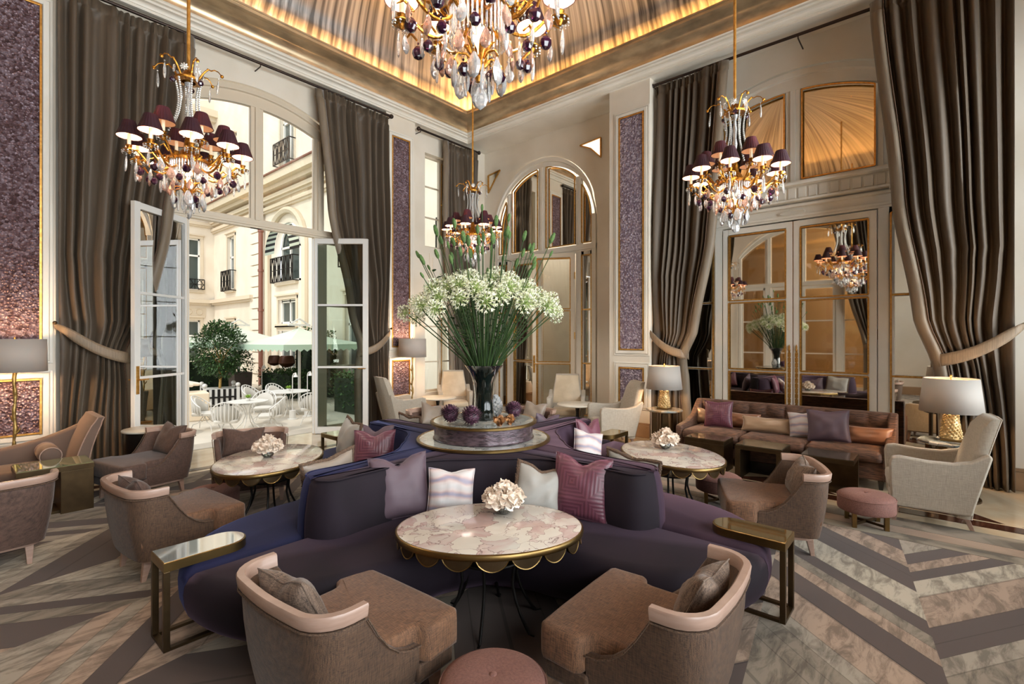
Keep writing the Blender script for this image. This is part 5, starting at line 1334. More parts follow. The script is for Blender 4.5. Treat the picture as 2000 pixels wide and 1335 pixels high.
for (lab, loc), rz in zip(cl, RZ):
    point('chandelier_light', (loc[0], loc[1], loc[2]+.24), 7, (1,.78,.55), .02)
    for k in range(9): a = 2*PI*k/9+.1+rz; point('chandelier_light', (loc[0]+.385*math.cos(a), loc[1]+.385*math.sin(a), loc[2]+.385+.15), 15, (1,.87,.72), .014)

# ================================================================== FLOWERS ON THE PEDESTAL
VX, VY, VZ = SC[0], SC[1], .947
vs = thing('flared_vase', 'tall flared dark green cut glass vase holding the big arrangement', 'vase', (VX, VY, VZ))
mb = MB(); mb.lathe([(0,.0),(.085,0),(.092,.02),(.083,.10),(.080,.22),(.090,.32),(.115,.40),(.158,.465),(.165,.47),(.150,.462),(.108,.39),(.082,.31),(.072,.2),(.075,.06),(0,.04)], 28, ripple=lambda a, i: 1+(.03*math.cos(14*a) if 0 < i < 8 else 0), cap=False)
mb.build('vase_body', cutglass, vs, smooth=True, auto=50)
rnd = random.Random(21)
def stem_pts(hx, hy, hz, r0):
    a = math.atan2(hy, hx); d = math.hypot(hx, hy)
    m = min(.125, .03+d*.16)*r0
    p0 = Vector((-.03*math.cos(a)*r0, -.03*math.sin(a)*r0, .08)); p1 = Vector((m*math.cos(a), m*math.sin(a), .46)); p3 = Vector((hx, hy, hz))
    p2 = p1.lerp(p3, .55)+Vector((0,0,.035*d))
    out = []
    for k in range(9):
        t = k/8
        if t < .3: out.append(p0.lerp(p1, t/.3))
        else:
            s = (t-.3)/.7; out.append((1-s)**2*p1+2*s*(1-s)*p2+s*s*p3)
    return out
umb = []
for v in range(3):
    mb = MB(); r2 = random.Random(v)
    for k in range(44):
        ph = math.acos(1-1.75*(k+.5)/44); th = k*2.39996; d = Vector((math.sin(ph)*math.cos(th), math.sin(ph)*math.sin(th), math.cos(ph)))
        s = d.cross(Vector((.3,.2,1))).normalized(); t = s.cross(d); L = .082*r2.uniform(.8,1.15)
        mb.m = 0; mb.tube([d*.006, d*L*.7], .0016, 3, cap=False); mb.m = 1
        b = d*L*.6; ring_ = [b+d*(.026 if q % 2 == 0 else .014)+(s*math.cos(2*PI*q/6)+t*math.sin(2*PI*q/6))*(.015 if q % 2 == 0 else .0045) for q in range(6)]
        mb.add([b]+ring_+[b+d*.02], [(0,1,2),(0,2,3),(0,3,4),(0,4,5),(0,5,6),(0,6,1),(7,2,1),(7,3,2),(7,4,3),(7,5,4),(7,6,5),(7,1,6)])
    umb.append(mb)
heads = [None]*3; NH = 62
AG = 'agapanthus stems in the tall vase'
for k in range(NH):
    r = .68*math.sqrt((k+.6)/NH); th = k*2.39996; z = 1.22-.30*(r/.68)**2+rnd.uniform(-.035,.035)
    r *= rnd.uniform(.93, 1.05); hx, hy = r*math.cos(th), r*math.sin(th)
    t = thing('agapanthus', 'white green agapanthus on a long stem in the dome above the tall vase', 'flower', (VX, VY, VZ), 0, AG)
    pts = stem_pts(hx, hy, z, 1); mb = MB(); mb.tube(pts, .0048, 5); mb.build('stem', stem_m, t, smooth=True)
    v = k % 3
    if heads[v] is None: o = umb[v].build('flower_head', [pedic, agap], t); heads[v] = o
    else: o = heads[v].copy(); C.objects.link(o); o.parent = t
    o.location = (hx, hy, z); d = (Vector(pts[-1])-Vector(pts[-2])).normalized(); o.rotation_euler = d.to_track_quat('Z', 'Y').to_euler(); q = rnd.uniform(.95, 1.25); o.scale = (q, q, q)
sh = None
for k in range(52):
    r = .62*math.sqrt((k+.5)/52)*rnd.uniform(.8,1.1); th = k*2.39996+1; z = 1.42+.33*rnd.random()-.26*(r/.62)**2
    if k % 13 == 0: z += .08
    hx, hy = r*math.cos(th), r*math.sin(th)
    t = thing('seed_head_stalk', 'green stalk with an oblong bristly seed head rising above the white flowers', 'flower', (VX, VY, VZ), 0, 'seed head stalks above the agapanthus')
    pts = stem_pts(hx, hy, z, .9); mb = MB(); mb.tube(pts, .0036, 5); mb.build('stem', stem_m, t, smooth=True)
    if sh is None: mb = MB(); mb.lathe([(0,-.005),(.009,.0),(.0165,.02),(.0175,.05),(.012,.078),(0,.09)], 9, ripple=lambda a, i: 1+.08*math.cos(5*a+i), cap=False); o = mb.build('seed_head', seed_m, t, smooth=True); sh = o
    else: o = sh.copy(); C.objects.link(o); o.parent = t
    o.location = (hx, hy, z); d = (Vector(pts[-1])-Vector(pts[-2])).normalized(); o.rotation_euler = d.to_track_quat('Z', 'Y').to_euler(); q = rnd.uniform(.55, 1.15); o.scale = (q, q, q)
def leaf_add(mb, p, d, L, w, bend=.3):
    d = d.normalized(); s = d.cross(Vector((0,0,1)));
    if s.length < .01: s = Vector((1,0,0))
    s.normalize(); u = s.cross(d); rows = []
    for k in range(5):
        v = k/4; ww = w*math.sin(PI*(.08+.9*v))**.8; q = Vector(p)+d*L*v-u*bend*L*v*v
        rows.append([q-s*ww, q+u*ww*.25, q+s*ww])
    mb.grid(rows)
for k in range(26):
    th = k*2.39996; r = rnd.uniform(.15, .5); z = rnd.uniform(.75, 1.45)-.3*(r/.5)**2*.5
    t = thing('leafy_sprig', 'sprig of dark green leaves tucked among the stems in the tall vase', 'foliage', (VX, VY, VZ), 0, 'leafy sprigs in the tall vase')
    hx, hy = r*math.cos(th), r*math.sin(th); pts = stem_pts(hx, hy, z, 1); mb = MB(); mb.tube(pts, .003, 4); mb.build('stem', stem_m, t)
    mb = MB()
    for q in range(9): p = Vector(pts[-1]).lerp(Vector(pts[5]), q/7); a = rnd.uniform(0, 6.28); leaf_add(mb, p, Vector((math.cos(a), math.sin(a), .5)), rnd.uniform(.06,.10), .018)
    mb.build('leaves', leaf_m, t, smooth=True)
def artichoke(label, loc, r, sq=.85):
    t = thing('purple_artichoke', label, 'flower', loc, 0, 'purple artichoke blooms round the vase'); rn = random.Random(int(loc[0]*91)); mb = MB()
    mb.sphere((0,0,0), r*.7, 12, 8, sz=sq)
    for k in range(210):
        ph = math.acos(1-1.9*(k+.5)/210); th = k*2.39996; d = Vector((math.sin(ph)*math.cos(th), math.sin(ph)*math.sin(th), math.cos(ph)*sq))
        s = d.cross(Vector((.1,.2,1))).normalized(); u = s.cross(d.normalized()); p = d*r*.62; w = r*.13; q = d*r*rn.uniform(.90,1.05)+Vector((0,0,.006))
        mb.add([p-s*w, p+s*w, q+u*w*.3+s*w*.5, q+u*w*.5, q+u*w*.3-s*w*.5, p+u*w], [(0,1,2,3,4),(0,5,1)])
    mb.build('bloom', artic, t, smooth=False); return t
artichoke('big purple artichoke bloom on the display stand, leftmost', (2.74, 3.03, VZ+.078), .092)
artichoke('big purple artichoke bloom on the display stand, just left of the vase', (2.78, 2.83, VZ+.078), .096)
artichoke('purple artichoke bloom on the display stand at the right behind the dried roses', (3.27, 2.80, VZ+.075), .088)
for lab, x, y, r in (('front', 2.93, 2.665, .048), ('back', 3.035, 2.645, .044), ('right', 3.09, 2.69, .04)):
    t = thing('dried_rose', 'crumpled golden brown dried rose on the display stand, the %s one of three' % lab, 'flower', (x, y, VZ+r*.9), 0, 'dried golden roses on the stand')
    mb = MB(); petal_head(mb, (0,0,0), r, random.Random(int(x*70)), 18); mb.sphere((0,0,-.005), r*.55, 10, 6); mb.build('bloom', gfl, t, smooth=True, auto=80); t.rotation_euler = (R(60), 0, R(-30))
t = thing('crystal_artichoke', 'clear cut crystal ornament standing right of the tall vase', 'ornament', (3.24, 2.99, VZ)); mb = MB()
for k in range(60):
    z = .02+.17*k/60; a = k*2.39996; r = .05*math.sin(PI*(.15+.8*k/60)); mb.sphere((r*math.cos(a), r*math.sin(a), z), .019, 7, 5)
mb.build('crystals', cryst, t)

# ================================================================== COURTYARD
ZC = -.72
mb = MB(); mb.box(-30, 8.75, ZC-.2, 10.9, 34, ZC); struct(mb.build('courtyard_floor', pave))
mb = MB(); mb.box(1.6, 8.3, -.74, 4.9, 8.75, 0.0); mb.box(1.3, 8.7, -.74, 5.2, 9.1, -.24); mb.box(1.0, 9.0, -.74, 5.5, 9.5, -.48); struct(mb.build('terrace_steps', pave))
mb = MB(); mb.box(-12, 8.32, -2, 2.0-.72, 8.6, 7.0) if False else None
# facing wings: long facade across the court, and a side wing on the right
FY, FX = 33.0, 10.8
TY = lambda u, d, z: (u, FY-d, z)      # facing us
TX = lambda u, d, z: (FX-d, u, z)      # side wing, u runs away from us
b1 = thing('palace_wing', 'cream limestone palace wing facing us across the courtyard behind the tree', 'building', (0, FY, ZC))
b2 = thing('palace_side_wing', 'cream limestone side wing with arched niche, drainpipe and iron balconies', 'building', (FX, 20, ZC))
def off(T, o):
    v = Vector(o.location); return lambda u, d, z: tuple(Vector(T(u, d, z))-v)
T1, T2_ = off(TY, b1), off(TX, b2)
def facade(T, par, u0, u1, z1, openings):
    mb = MB(T); wall(mb, u0, u1, z1, [(uc, hw, z0, fn, .35) for uc, hw, z0, fn in openings], ZC) if False else None
    # tiers: one wall() per storey so openings can stack
    mb = MB(T)
    tiers = sorted(set(o[4] for o in openings))
    lims = [ZC]+tiers[1:]+[z1]
    for k, tz in enumerate(tiers):
        ops = [(uc, hw, z0, fn, .3) for uc, hw, z0, fn, tt in openings if tt == tz]
        wall(mb, u0, u1, lims[k+1], ops, lims[k])
    mb.build('wall', stone_o, par)
def trimband(T, par, u0, u1, z, h, p, name='cornice'):
    mb = MB(T); mb.box(u0, -.05, z, u1, p, z+h*.35); mb.box(u0, -.05, z+h*.35, u1, p*1.6, z+h); mb.build(name, stone_d, par)
def fwindow(T, par, uc, hw, z0, z1, arched=False, transom=None):
    mb = MB(T); a, b = uc-hw, uc+hw; d = -.22
    top = arch(uc, z1, hw) if arched else flat(z1)
    n = 12; us = [a+(b-a)*k/n for k in range(n+1)]
    mb.grid([[(u, d, z0) for u in us], [(u, d, top(u)) for u in us]]); g = mb.build('window', win_d, par)
    mb = MB(T); w = .07
    mb.box(a, d, z0, a+w, d+.08, top(a)+.0 if not arched else z1-hw); mb.box(b-w, d, z0, b, d+.08, z1-hw if arched else z1); mb.box(a, d, z0, b, d+.08, z0+.09); mb.box(uc-.05, d, z0, uc+.05, d+.08, z1)
    if not arched: mb.box(a, d, z1-.09, b, d+.08, z1)
    else: mb.tube([(u, d+.04, top(u)-.03) for u in us], .05, 4)
    for z in ([z0+(z1-z0)*.62] if transom is None else transom): mb.box(a, d, z-.05, b, d+.08, z+.05)
    mb.build('window_frame', win_c, g)
    mb = MB(T)
    mb.box(a-.14, 0, z0-.18, b+.14, .14, z0-.02)
    if not arched: mb.box(a-.14, 0, z0, a-.0, .05, z1+.14); mb.box(b, 0, z0, b+.14, .05, z1+.14); mb.box(a-.14, 0, z1, b+.14, .06, z1+.16); mb.box(a-.2, 0, z1+.16, b+.2, .14, z1+.24)
    mb.build('window_surround', stone_d, g)
def balcony(T, par, u0, u1, z0, h=.95, p=.32):
    mb = MB(T)
    for z in (z0, z0+h): mb.box(u0, p-.02, z, u1, p+.02, z+.045); mb.box(u0, 0, z, u0+.04, p, z+.045); mb.box(u1-.04, 0, z, u1, p, z+.045)
    n = max(2, int((u1-u0)/.42))
    for k in range(n):
        a = u0+(u1-u0)*k/n; b = u0+(u1-u0)*(k+1)/n; c = (a+b)/2; m = z0+h/2
        mb.bar((a,p,z0),(a,p,z0+h),.035)
        for q in (-1, 1): mb.bar((c,p,z0),(c+q*(b-a)*.42,p,m),.03,.03,(0,1,0)); mb.bar((c+q*(b-a)*.42,p,m),(c,p,z0+h),.03,.03,(0,1,0)); mb.bar((c+q*(b-a)*.2,p,z0),(c+q*(b-a)*.2,p,z0+h),.022)
        mb.bar((a,p,m),(b,p,m),.03,.03,(0,1,0))
    mb.bar((u1,p,z0),(u1,p,z0+h),.035); mb.build('balcony_railing', dark, par)
# --- facing wing
ops = []
for uc in (-13.5, -10.2, -6.9, -3.6, -.3, 3.0, 6.3, 9.05):
    ops += [(uc, .62, .2, flat(2.7), 0), (uc, .62, 4.5, flat(7.5), 1), (uc, .62, 10.2, flat(13.2), 2)]
def fac2(T, par, u0, u1, tiers, z1):
    mb = MB(T)
    for k, (zb, ops_) in enumerate(tiers):
        zt = tiers[k+1][0] if k+1 < len(tiers) else z1
        wall(mb, u0, u1, zt, [(uc, hw, z0, fn, .25) for uc, hw, z0, fn in ops_], zb)
    # course joints
    z = ZC+.4
    while z < z1-.5: mb.box(u0, 0, z, u1, .012, z+.42); z += .5
    mb.build('wall', stone_o, par)
def fac3(T, par, u0, u1, tiers, z1):
    mb = MB(T)
    for k, (zb, ops_) in enumerate(tiers):
        zt = tiers[k+1][0] if k+1 < len(tiers) else z1
        wall(mb, u0, u1, zt, [(uc, hw, z0, fn, .25) for uc, hw, z0, fn in ops_], zb)
    mb.build('wall', stone_o, par)
us = (-13.5, -10.2, -6.9, -3.6, -.3, 3.0, 6.3, 9.45)
fac3(T1, b1, -30, FX, [(ZC, [(u, .62, .3, flat(2.7)) for u in us]), (3.6, [(u, .62, 4.5, flat(7.5)) for u in us]), (9.3, [(u, .62, 10.2, flat(13.2)) for u in us])], 17)
for u in us:
    fwindow(T1, b1, u, .62, .3, 2.7); fwindow(T1, b1, u, .62, 4.5, 7.5, transom=(6.5,)); fwindow(T1, b1, u, .62, 10.2, 13.2)
    balcony(T1, b1, u-.75, u+.75, 4.5, .55, .3)
for z, h, p in ((3.6,.3,.2),(8.2,.25,.15),(8.9,.5,.35),(14.5,.6,.4)): trimband(T1, b1, -30, FX, z, h, p)
mb = MB(T1)
for u in us:
    mb.box(u-.9, 0, 2.95, u+.9, .03, 3.45)
    for q in (-.55, 0, .55): mb.tube([(u+q+.17*math.cos(k*PI/8), .04, 3.2+.17*math.sin(k*PI/8)) for k in range(16)], .025, 4, closed=True)
mb.build('carved_frieze', stone_d, b1)
# --- side wing
ya = 23.4
tiers = [(ZC, [(30.3,.5,.3,flat(2.6)), (ya,1.05,.2,flat(3.5)), (17.6,.7,.3,flat(3.4)), (14.6,.7,.3,flat(3.4)), (11.6,.7,.3,flat(3.4))]),
         (3.9, [(30.3,.5,4.4,flat(7.4)), (ya,1.35,4.3,arch(ya,7.15,1.35)), (17.6,.6,4.6,flat(7.0)), (14.6,.6,4.6,flat(7.0)), (11.6,.6,4.6,flat(7.0))]),
         (9.4, [(30.3,.6,10.2,flat(12.9)), (ya,.7,9.9,flat(12.9)), (18.5,.7,9.9,flat(12.9)), (14,.7,9.9,flat(12.9))])]
fac3(T2_, b2, 8.8, FY, tiers, 17)
fwindow(T2_, b2, 30.3, .5, .3, 2.6); fwindow(T2_, b2, 30.3, .5, 4.4, 7.4); balcony(T2_, b2, 29.6, 31.0, 4.3, 1.1, .3)
fwindow(T2_, b2, ya, .9, 2.35, 3.5, transom=(3.4,)); fwindow(T2_, b2, ya, .9, .2, 2.0, transom=(1.4,)); fwindow(T2_, b2, ya, .95, 4.35, 7.0, True, (6.0,))
for u in (17.6, 14.6, 11.6): fwindow(T2_, b2, u, .65, .3, 3.4); fwindow(T2_, b2, u, .55, 4.6, 7.0)
for u in (ya, 18.5, 14): fwindow(T2_, b2, u, .7, 9.9, 12.9, transom=(12.0,)); balcony(T2_, b2, u-.85, u+.85, 9.9, 1.0, .3)
balcony(T2_, b2, ya-1.15, ya+1.15, 4.3, 1.15, .3)
fwindow(T2_, b2, 30.3, .6, 10.2, 12.9)
for u in (17.6, 14.6, 11.6): balcony(T2_, b2, u-.7, u+.7, 4.5, 1.0, .3)
for z, h, p in ((7.9,.25,.12),(8.3,.3,.2),(8.75,.55,.45)): trimband(T2_, b2, 8.8, FY, z, h, p)
mb = MB(T2_); mb.box(8.8, 0, 9.3, FY, .8, 9.36); mb.build('gutter_edge', pipe_m, b2)
trimband(T2_, b2, 27.0, FY, 3.6, .3, .2)
# tall arched niche moulding and quoins
mb = MB(T2_)
pts = [(ya-1.9, .1, ZC)]+[(ya-1.9*math.cos(k*PI/16), .1, 5.9+1.9*math.sin(k*PI/16)*.95) for k in range(17)]+[(ya+1.9, .1, ZC)]
mb.tube(pts, .16, 6); mb.build('niche_moulding', stone_d, b2)
mb = MB(T2_)
z = ZC
while z < 8.0: mb.box(26.2, 0, z, 27.4, .14, z+.5); z += .56
mb.build('quoins', stone_o, b2)
mb = MB(T2_); mb.tube([(25.9, .2, ZC), (25.9, .2, 8.8)], .11, 10)
for z in (1, 3, 5, 7): mb.tube([(25.9, .2, z), (25.9, .2, z+.12)], .14, 10)
mb.build('drainpipe', pipe_m, b2, smooth=True)
# small striped awning over the arched window
mb = MB(T2_); mb.m = 0
for k in range(30):
    a0, a1 = PI*k/30, PI*(k+1)/30; mb.m = k % 2
    mb.add([(ya-1.3*math.cos(a0), .05, 5.8+1.3*math.sin(a0)),(ya-1.3*math.cos(a1), .05, 5.8+1.3*math.sin(a1)),(ya-1.3*math.cos(a1), .5, 5.62+1.3*math.sin(a1)),(ya-1.3*math.cos(a0), .5, 5.62+1.3*math.sin(a0))], [(0,1,2,3)])
mb.build('striped_awning', [mat('awning_black', '2a2624', .8), canopy], b2)
# outer face of our own wing, left of the doors (seen through the leaf)

# --- citrus tree in a striped planter box
def bush(mb, n, R0, c, rnd, L=.11, w=.032, hollow=.45, sq=1.0):
    for k in range(n):
        d = Vector((rnd.gauss(0,1), rnd.gauss(0,1), rnd.gauss(0,1))).normalized(); r = R0*(hollow+(1-hollow)*rnd.random()**.6)*(1+.18*mn.noise(d*2.3+Vector(c)))
        p = Vector(c)+Vector((d.x*r, d.y*r, d.z*r*sq)); dd = (d+Vector((rnd.uniform(-.8,.8), rnd.uniform(-.8,.8), rnd.uniform(-.9,.5)))).normalized()
        s = dd.cross(Vector((.2,.1,1))).normalized(); u = s.cross(dd); l = L*rnd.uniform(.7,1.3)
        mb.add([p, p+dd*l*.5-s*w+u*.008, p+dd*l, p+dd*l*.5+s*w+u*.008], [(0,1,2,3)])
def planter_tree(label, x, y, H, Rr, seed, box=True, n=2600):
    rnd = random.Random(seed); t = thing('planter_tree', label, 'tree', (x, y, ZC+.06)); 
    mb = MB(); mb.tube([(0,0,.4),(.03,.02,.9),(-.02,0,1.4),(.03,0,1.9)], [.05,.045,.04,.03], 8)
    for k in range(7): a = k*2.4; mb.tube([(0,0,.8+.12*k),(.25*math.cos(a),.25*math.sin(a),1.2+.13*k),(.5*math.cos(a),.5*math.sin(a),1.5+.13*k)], [.028,.018,.008], 5)
    mb.build('trunk', branch, t, smooth=True)
    mb = MB(); bush(mb, n, Rr, (0,0,H-Rr*1.0), rnd, sq=1.15); mb.build('foliage', leaf_m, t)
    return t
planter_tree('round headed dark leaved tree in a black and white striped planter in the courtyard', 6.5, 19.3, 2.78, .86, 5, n=5200)
pb = thing('striped_planter', 'black and white striped square planter box with silver ball finials under the tree', 'planter', (6.5, 19.3, ZC), R(-12))
mb = MB(); mb.box(-.5, -.5, .06, .5, .5, .6); mb.build('box', terr, pb)
for s in range(4):
    for k in range(6):
        q = -.42+k*.168; mb = MB(); c, sn = math.cos(s*PI/2), math.sin(s*PI/2)
        mb.box(-.04, -.52, .08, .04, -.5, .6); o = mb.build('black_slat', dark, pb); o.rotation_euler = (0,0,s*PI/2); o.location = (q*c, q*sn, 0)
mb = MB(); mb.box(-.53, -.53, .3, .53, .53, .35); mb.build('rail', dark, pb)
for sx in (-1, 1):
    for sy in (-1, 1): mb = MB(); mb.box(sx*.5-.05, sy*.5-.05, 0, sx*.5+.05, sy*.5+.05, .66); mb.sphere((sx*.5, sy*.5, .74), .08, 12, 8); mb.build('corner_post', terr, pb, smooth=True)
planter_tree('leafy shrub tree behind the left door leaf in the courtyard', 5.3, 22.7, 2.7, .7, 8, n=2600)
# --- hedges and wall climbers
def hedge_box(label, x, y, sx, sy, h, seed, z0=0, n=2600):
    rnd = random.Random(seed); t = thing('hedge', label, 'hedge', (x, y, ZC+z0)); mb = MB()
    for k in range(n):
        p = Vector((rnd.uniform(-sx, sx), rnd.uniform(-sy, sy), rnd.uniform(.1, h)+.1*rnd.random())); dd = Vector((rnd.uniform(-1,1), rnd.uniform(-1,1), rnd.uniform(-.3,1))).normalized(); s = dd.cross(Vector((.2,.1,1))).normalized(); l = .13
        mb.add([p, p+dd*l*.5-s*.04, p+dd*l, p+dd*l*.5+s*.04], [(0,1,2,3)])
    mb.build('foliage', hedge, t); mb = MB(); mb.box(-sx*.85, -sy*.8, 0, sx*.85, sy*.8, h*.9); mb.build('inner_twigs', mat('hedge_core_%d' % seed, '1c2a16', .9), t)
hedge_box('clipped green hedge under the pale parasols', 9.5, 20.4, .7, 1.6, 1.0, 1)
hedge_box('low hedge seen through the right door leaf', 8.9, 13.9, .6, 1.2, 1.2, 2)
hedge_box('climbing ivy on the courtyard wall left of the copper bowls', 10.3, 20.6, .15, .8, 2.8, 3, n=900)
hedge_box('climbing ivy on the courtyard wall right of the copper bowls', 10.3, 18.6, .15, .35, 2.6, 4, n=700)
hedge_box('dark leafy planting behind the tree', 7.6, 24.0, 1.2, .4, 1.5, 6)
t = thing('tall_planter', 'tall dark brown planter box right of the tree', 'planter', (7.96, 21.4, ZC)); mb = MB(); mb.taper(0, 0, 0, 1.0, .30, .34); mb.build('box', mat('brown_planter', '40332b', .5), t)
mb = MB(); bush(mb, 700, .5, (0,0,1.35), random.Random(3), sq=1.2); mb.build('foliage', leaf_m, t)
for k, (x, y, r) in enumerate(((9.3, 20.2, .32), (9.1, 20.9, .26))):
    t = thing('copper_bowl', 'round dark copper bowl planter on the hedge, %s' % ('the larger one' if k == 0 else 'the smaller one'), 'planter', (x, y, ZC+1.45)); mb = MB(); mb.lathe([(0,-r*.9),(r*.6,-r*.75),(r,-.1),(r*.85,.15),(r*.7,.2)], 20); mb.build('bowl', copp, t, smooth=True)
# --- parasols
def parasol(label, x, y, half, zc, side):
    t = thing('parasol', label, 'parasol', (x, y, ZC), R(8)); h = zc
    mb = MB(); mb.tube([(0,0,0),(0,0,h+.6)], .055, 10); mb.build('pole', terr, t, smooth=True)
    mb = MB(); n = 10; rows = []
    P = [(-half,-half),(half,-half),(half,half),(-half,half)]
    for f, z in ((0,h+.62),(.12,h+.5),(.5,h+.2),(1,h)): rows.append([(x_*f, y_*f, z-(.04 if (i % 2) else 0)*f) for i, (x_, y_) in enumerate([P[0],(0,-half),P[1],(half,0),P[2],(0,half),P[3],(-half,0)])])
    mb.grid(rows, closed=True); mb.build('canopy', canopy, t)
    mb = MB()
    for a, b in zip(P, P[1:]+P[:1]):
        m = 14
        for k in range(m):
            p = Vector(a+(h,)).lerp(Vector(b+(h,)), k/m); q = Vector(a+(h,)).lerp(Vector(b+(h,)), (k+1)/m); md = p.lerp(q, .5)
            mb.add([p, q, q-Vector((0,0,.16)), md-Vector((0,0,.24)), p-Vector((0,0,.16))], [(0,1,2,3,4)])
    mb.build('valance', band, t)
    mb = MB()
    for a in P: mb.bar((0,0,h+.1), (a[0]*.95, a[1]*.95, h+.0), .03)
    mb.box(-.45,-.04,h+.68,.45,.04,h+.75); mb.bar((-.45,0,h+.7),(0,0,h+.95),.05); mb.bar((.45,0,h+.7),(0,0,h+.95),.05); mb.build('struts', terr, t)
    return t
parasol('pale green canvas parasol with scalloped valance, left of the white pole', 8.2, 22.2, 1.9, 2.2, 0)
parasol('pale green canvas parasol with scalloped valance, nearest the right door leaf', 8.85, 18.2, 1.75, 2.15, 1)
parasol('pale parasol seen at the left behind the tree', 6.0, 26.3, 1.6, 2.3, 0)
# --- terrace chairs and tables
def terrace_chair(label, x, y, rz):
    t = thing('terrace_chair', label, 'chair', (x, y, ZC), R(rz), 'white striped wire terrace chairs')
    # shell open to +x
    mb = MB()
    for k in range(13):
        a = PI*.5+PI*k/12; s = math.sin((k/12)*PI); cx, cy = .02+.30*math.cos(a), .30*math.sin(a); h = .62+.26*s**1.2
        mb.tube([(cx*.82, cy*.85, .40), (cx, cy, .5), (cx*(1.05), cy*1.08, h)], .014, 5)
    mb.tube([(.02+.30*1.05*math.cos(PI*.5+PI*k/16), .325*math.sin(PI*.5+PI*k/16), .62+.26*math.sin(k/16*PI)**1.2) for k in range(17)], .014, 5)
    mb.build('shell', terr, t, smooth=True)
    mb = MB(); rows = []
    for h_ in (0, 1):
        rows.append([((.02+.275*math.cos(PI*.55+PI*.9*k/16)), .27*math.sin(PI*.55+PI*.9*k/16), (.42 if h_ == 0 else .60+.22*math.sin(k/16*PI)**1.2)) for k in range(17)])
    mb.grid(rows); o = mb.build('back_pad', terrc, t, smooth=True); s = o.modifiers.new('t', 'SOLIDIFY'); s.thickness = .05
    mb = MB(); mb.loft(rrect(-.24,-.25,.3,.25,.08), [(-.01,.38),(0,.4),(0,.44),(-.02,.46)]); mb.build('seat_pad', terrc, t, smooth=True)
    mb = MB()
    for sx in (-.2,.22):
        for s in (-1, 1): mb.tube([(0,s*.05,.38),(sx*.5,s*.12,.2),(sx,s*.2,.16),(sx*1.2,s*.26,0)], .011, 6)
    mb.build('wire_legs', terr, t)
    return t
tch = terrace_chair('white striped terrace chair, back to us, just outside the doors', 4.45, 12.75, 62)
dup(tch, (5.5, 12.75, ZC), R(150), 'white terrace chair in side view, right of the near terrace table')
dup(tch, (5.95, 14.35, ZC), R(235), 'white terrace chair facing us behind the near terrace table')
dup(tch, (4.5, 14.4, ZC), R(-40), 'white terrace chair at the left of the near terrace table')
dup(tch, (6.5, 16.5, ZC), R(-60), 'white terrace chair with open ribs by the far terrace table, left one')
dup(tch, (7.2, 16.4, ZC), R(-80), 'white terrace chair with open ribs by the far terrace table, middle one')
dup(tch, (6.75, 13.2, ZC), R(60), 'white terrace chair cut by the edge of the right door leaf')
def terrace_table(label, x, y, r):
    t = thing('terrace_table', label, 'table', (x, y, ZC), 0, 'white terrace tables')
    mb = MB(); mb.lathe([(0,.72),(r,.72),(r,.74),(0,.74)], 32, cap=False); mb.build('top', terr, t, smooth=True, auto=30)
    for k in range(4): a = PI/4+k*PI/2; mb = MB(); mb.tube([(rr*math.cos(a), rr*math.sin(a), z) for rr, z in ((.3,.71),(.12,.55),(.06,.38),(.14,.18),(.32,0))], .013, 6); mb.build('leg', terr, t)
    s = thing('potted_succulent', 'small lime green succulent in a pot on the '+('near' if r < .5 else 'far')+' terrace table', 'plant', (x, y, ZC+.745))
    mb = MB(); mb.lathe([(0,0),(.05,0),(.06,.07)], 12); mb.build('pot', terr, s)
    mb = MB()
    for k in range(22): a = k*2.4; leaf_add(mb, (0,0,.07), Vector((math.cos(a), math.sin(a), .3+k*.05)), .11, .02, -.1)
    mb.build('leaves', mat('lime_leaf%d' % int(r*100), '86a83c', .5), s)
terrace_table('round white terrace table nearest the doors', 5.25, 13.6, .48)
terrace_table('round white terrace table further back under the parasol', 7.05, 15.2, .62)
for k, (x, y) in enumerate(((6.75, 14.3), (7.3, 14.5), (7.9, 19.2))):
    t = thing('path_lamp', 'slim white hooded courtyard lamp, '+('nearest, with a round white base' if k == 0 else 'middle one' if k == 1 else 'farthest, beside the hedge'), 'lamp', (x, y, ZC)); mb = MB()
    mb.lathe([(0,0),(.14,0),(.14,.02),(.09,.03),(.09,.26),(.0,.27)], 16); mb.build('base', terr, t, smooth=True)
    mb = MB(); mb.tube([(0,0,.2),(0,0,1.25),(.03,0,1.33),(.09,0,1.35)], .012, 6); mb.build('stem', terr, t)
    mb = MB(); mb.lathe([(.015,.0),(.03,-.04),(.07,-.13)], 14, (.09,0,1.36)); mb.build('hood', terr, t, smooth=True)
# --- reclining stone figure beside the left leaf
t = thing('reclining_sculpture', 'weathered white stone reclining sculpture on a plinth seen through the left door leaf', 'sculpture', (3.9, 16.6, ZC), R(-10))
me = bpy.data.meshes.new('figure'); V = [(-.75,0,.95),(-.45,0,1.0),(-.15,.02,1.05),(.15,0,1.1),(.45,-.12,1.45),(.75,-.15,1.05),(.95,-.15,1.0),(.4,.15,1.12),(.8,.18,1.05),(1.15,.2,1.0),(-.95,.02,1.28),(-.55,-.22,1.2),(-.7,-.3,.98),(-.3,-.3,.96)]
Ed = [(0,1),(1,2),(2,3),(3,4),(4,5),(5,6),(3,7),(7,8),(8,9),(0,10),(0,11),(11,12),(12,13)]
me.from_pydata(V, Ed, []); fo = bpy.data.objects.new('figure', me); C.objects.link(fo); fo.parent = t; me.materials.append(stone_o)
sk = fo.modifiers.new('k', 'SKIN'); 
rad = [.2,.19,.17,.2,.13,.09,.05,.14,.09,.05,.14,.08,.06,.05]
for v, r in zip(me.skin_vertices[0].data, rad): v.radius = (r, r)
me.skin_vertices[0].data[2].use_root = True
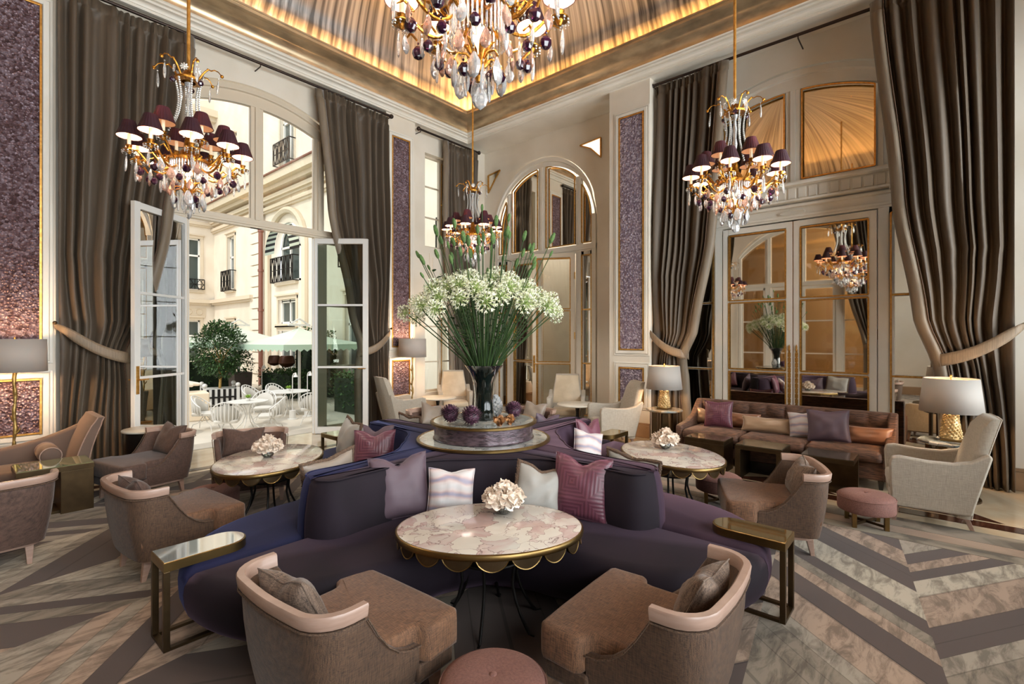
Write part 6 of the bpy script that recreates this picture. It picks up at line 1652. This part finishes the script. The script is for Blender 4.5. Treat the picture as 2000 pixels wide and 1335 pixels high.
ss = fo.modifiers.new('s', 'SUBSURF'); ss.render_levels = 2; ss.levels = 1
mb = MB(); mb.box(-1.1, -.45, 0, 1.3, .45, .8); mb.build('plinth', stone_d, t, bevel=.03)
t = thing('stone_basin', 'wide pale stone basin planter seen through the left door leaf', 'planter', (3.35, 14.2, ZC)); mb = MB(); mb.lathe([(0,0),(.3,0),(.34,.1),(.55,.5),(.58,.62),(.52,.6),(.3,.45),(0,.42)], 28, cap=False); mb.build('basin', stone_o, t, smooth=True)
mb = MB()
for k in range(30): a = k*2.4; leaf_add(mb, (.2*math.cos(a), .2*math.sin(a), .42), Vector((math.cos(a), math.sin(a), .9)), .2, .03)
mb.build('plant', leaf_m, t)

# ================================================================== LIGHT AND CAMERA
w = bpy.data.worlds.new('sky'); bpy.context.scene.world = w; w.use_nodes = True
bg = w.node_tree.nodes['Background']; bg.inputs[0].default_value = (.86, .93, 1, 1); bg.inputs[1].default_value = 1.85
def area(name, loc, rot, sx, sy, e, col=(1,1,1)):
    l = bpy.data.lights.new(name, 'AREA'); l.shape = 'RECTANGLE'; l.size = sx; l.size_y = sy; l.energy = e; l.color = col
    o = bpy.data.objects.new(name, l); C.objects.link(o); o.location = loc; o.rotation_euler = rot; return o
def point(name, loc, e, col=(1,.8,.55), r=.05):
    l = bpy.data.lights.new(name, 'POINT'); l.energy = e; l.color = col; l.shadow_soft_size = r
    o = bpy.data.objects.new(name, l); C.objects.link(o); o.location = loc; return o
sun = bpy.data.lights.new('sun', 'SUN'); sun.energy = 1.3; sun.angle = R(2); sun.color = (1,.94,.84)
so = bpy.data.objects.new('sun', sun); C.objects.link(so); so.rotation_euler = Vector((.62,.22,-.75)).to_track_quat('-Z','Y').to_euler()
# added fill lamps outside the three made-up windows behind the camera
area('window_fill_lamp', (.3, -2.45, 2.9), (R(90), 0, 0), 2.5, 4.6, 300, (.93,.96,1))
area('window_fill_lamp', (3.4, -2.45, 2.9), (R(90), 0, 0), 2.5, 4.6, 310, (.95,.97,1))
area('window_fill_lamp', (6.2, -2.45, 2.9), (R(90), 0, 0), 2.1, 4.6, 310, (.95,.97,1))
#area('terrace_daylight', (3.27, 9.0, 3.3), (R(-78), 0, 0), 3.8, 4.2, 330, (.93,.96,1))
#area('window_fill_lamp', (7.1, 8.6, 3.0), (R(-85), 0, 0), 1.0, 4.4, 60, (.93,.96,1))
point('salon_fill', (-3.4, 1.0, 4.9), 260, (1,.9,.76), .05)  # added point light without a fixture, brightens the salon behind the back doors
point('corridor_fill', (9.3, 7.0, 4.9), 80, (1,.93,.82), .05)  # added point light without a fixture, keeps the corridor from going dim
cam = bpy.data.cameras.new('camera'); co = bpy.data.objects.new('camera', cam); C.objects.link(co)
cam.sensor_width = 36; cam.lens = 36*965/2000; cam.shift_y = -(667.5-660)/2000; cam.clip_start = .05; cam.clip_end = 200
co.location = (0, 0, 1.65); co.rotation_euler = (R(90), 0, math.atan2(.653, .757)-R(90))
sc = bpy.context.scene; sc.camera = co
sc.view_settings.view_transform = 'Standard'; sc.view_settings.look = 'None'; sc.view_settings.gamma = 1; sc.view_settings.exposure = .34
cy = sc.cycles; cy.use_denoising = True; cy.max_bounces = 8; cy.diffuse_bounces = 4; cy.glossy_bounces = 4; cy.transmission_bounces = 5; cy.transparent_max_bounces = 12
cy.sample_clamp_indirect = 6; cy.caustics_reflective = False; cy.caustics_refractive = False; cy.blur_glossy = .5; cy.use_adaptive_sampling = True; cy.adaptive_threshold = .02
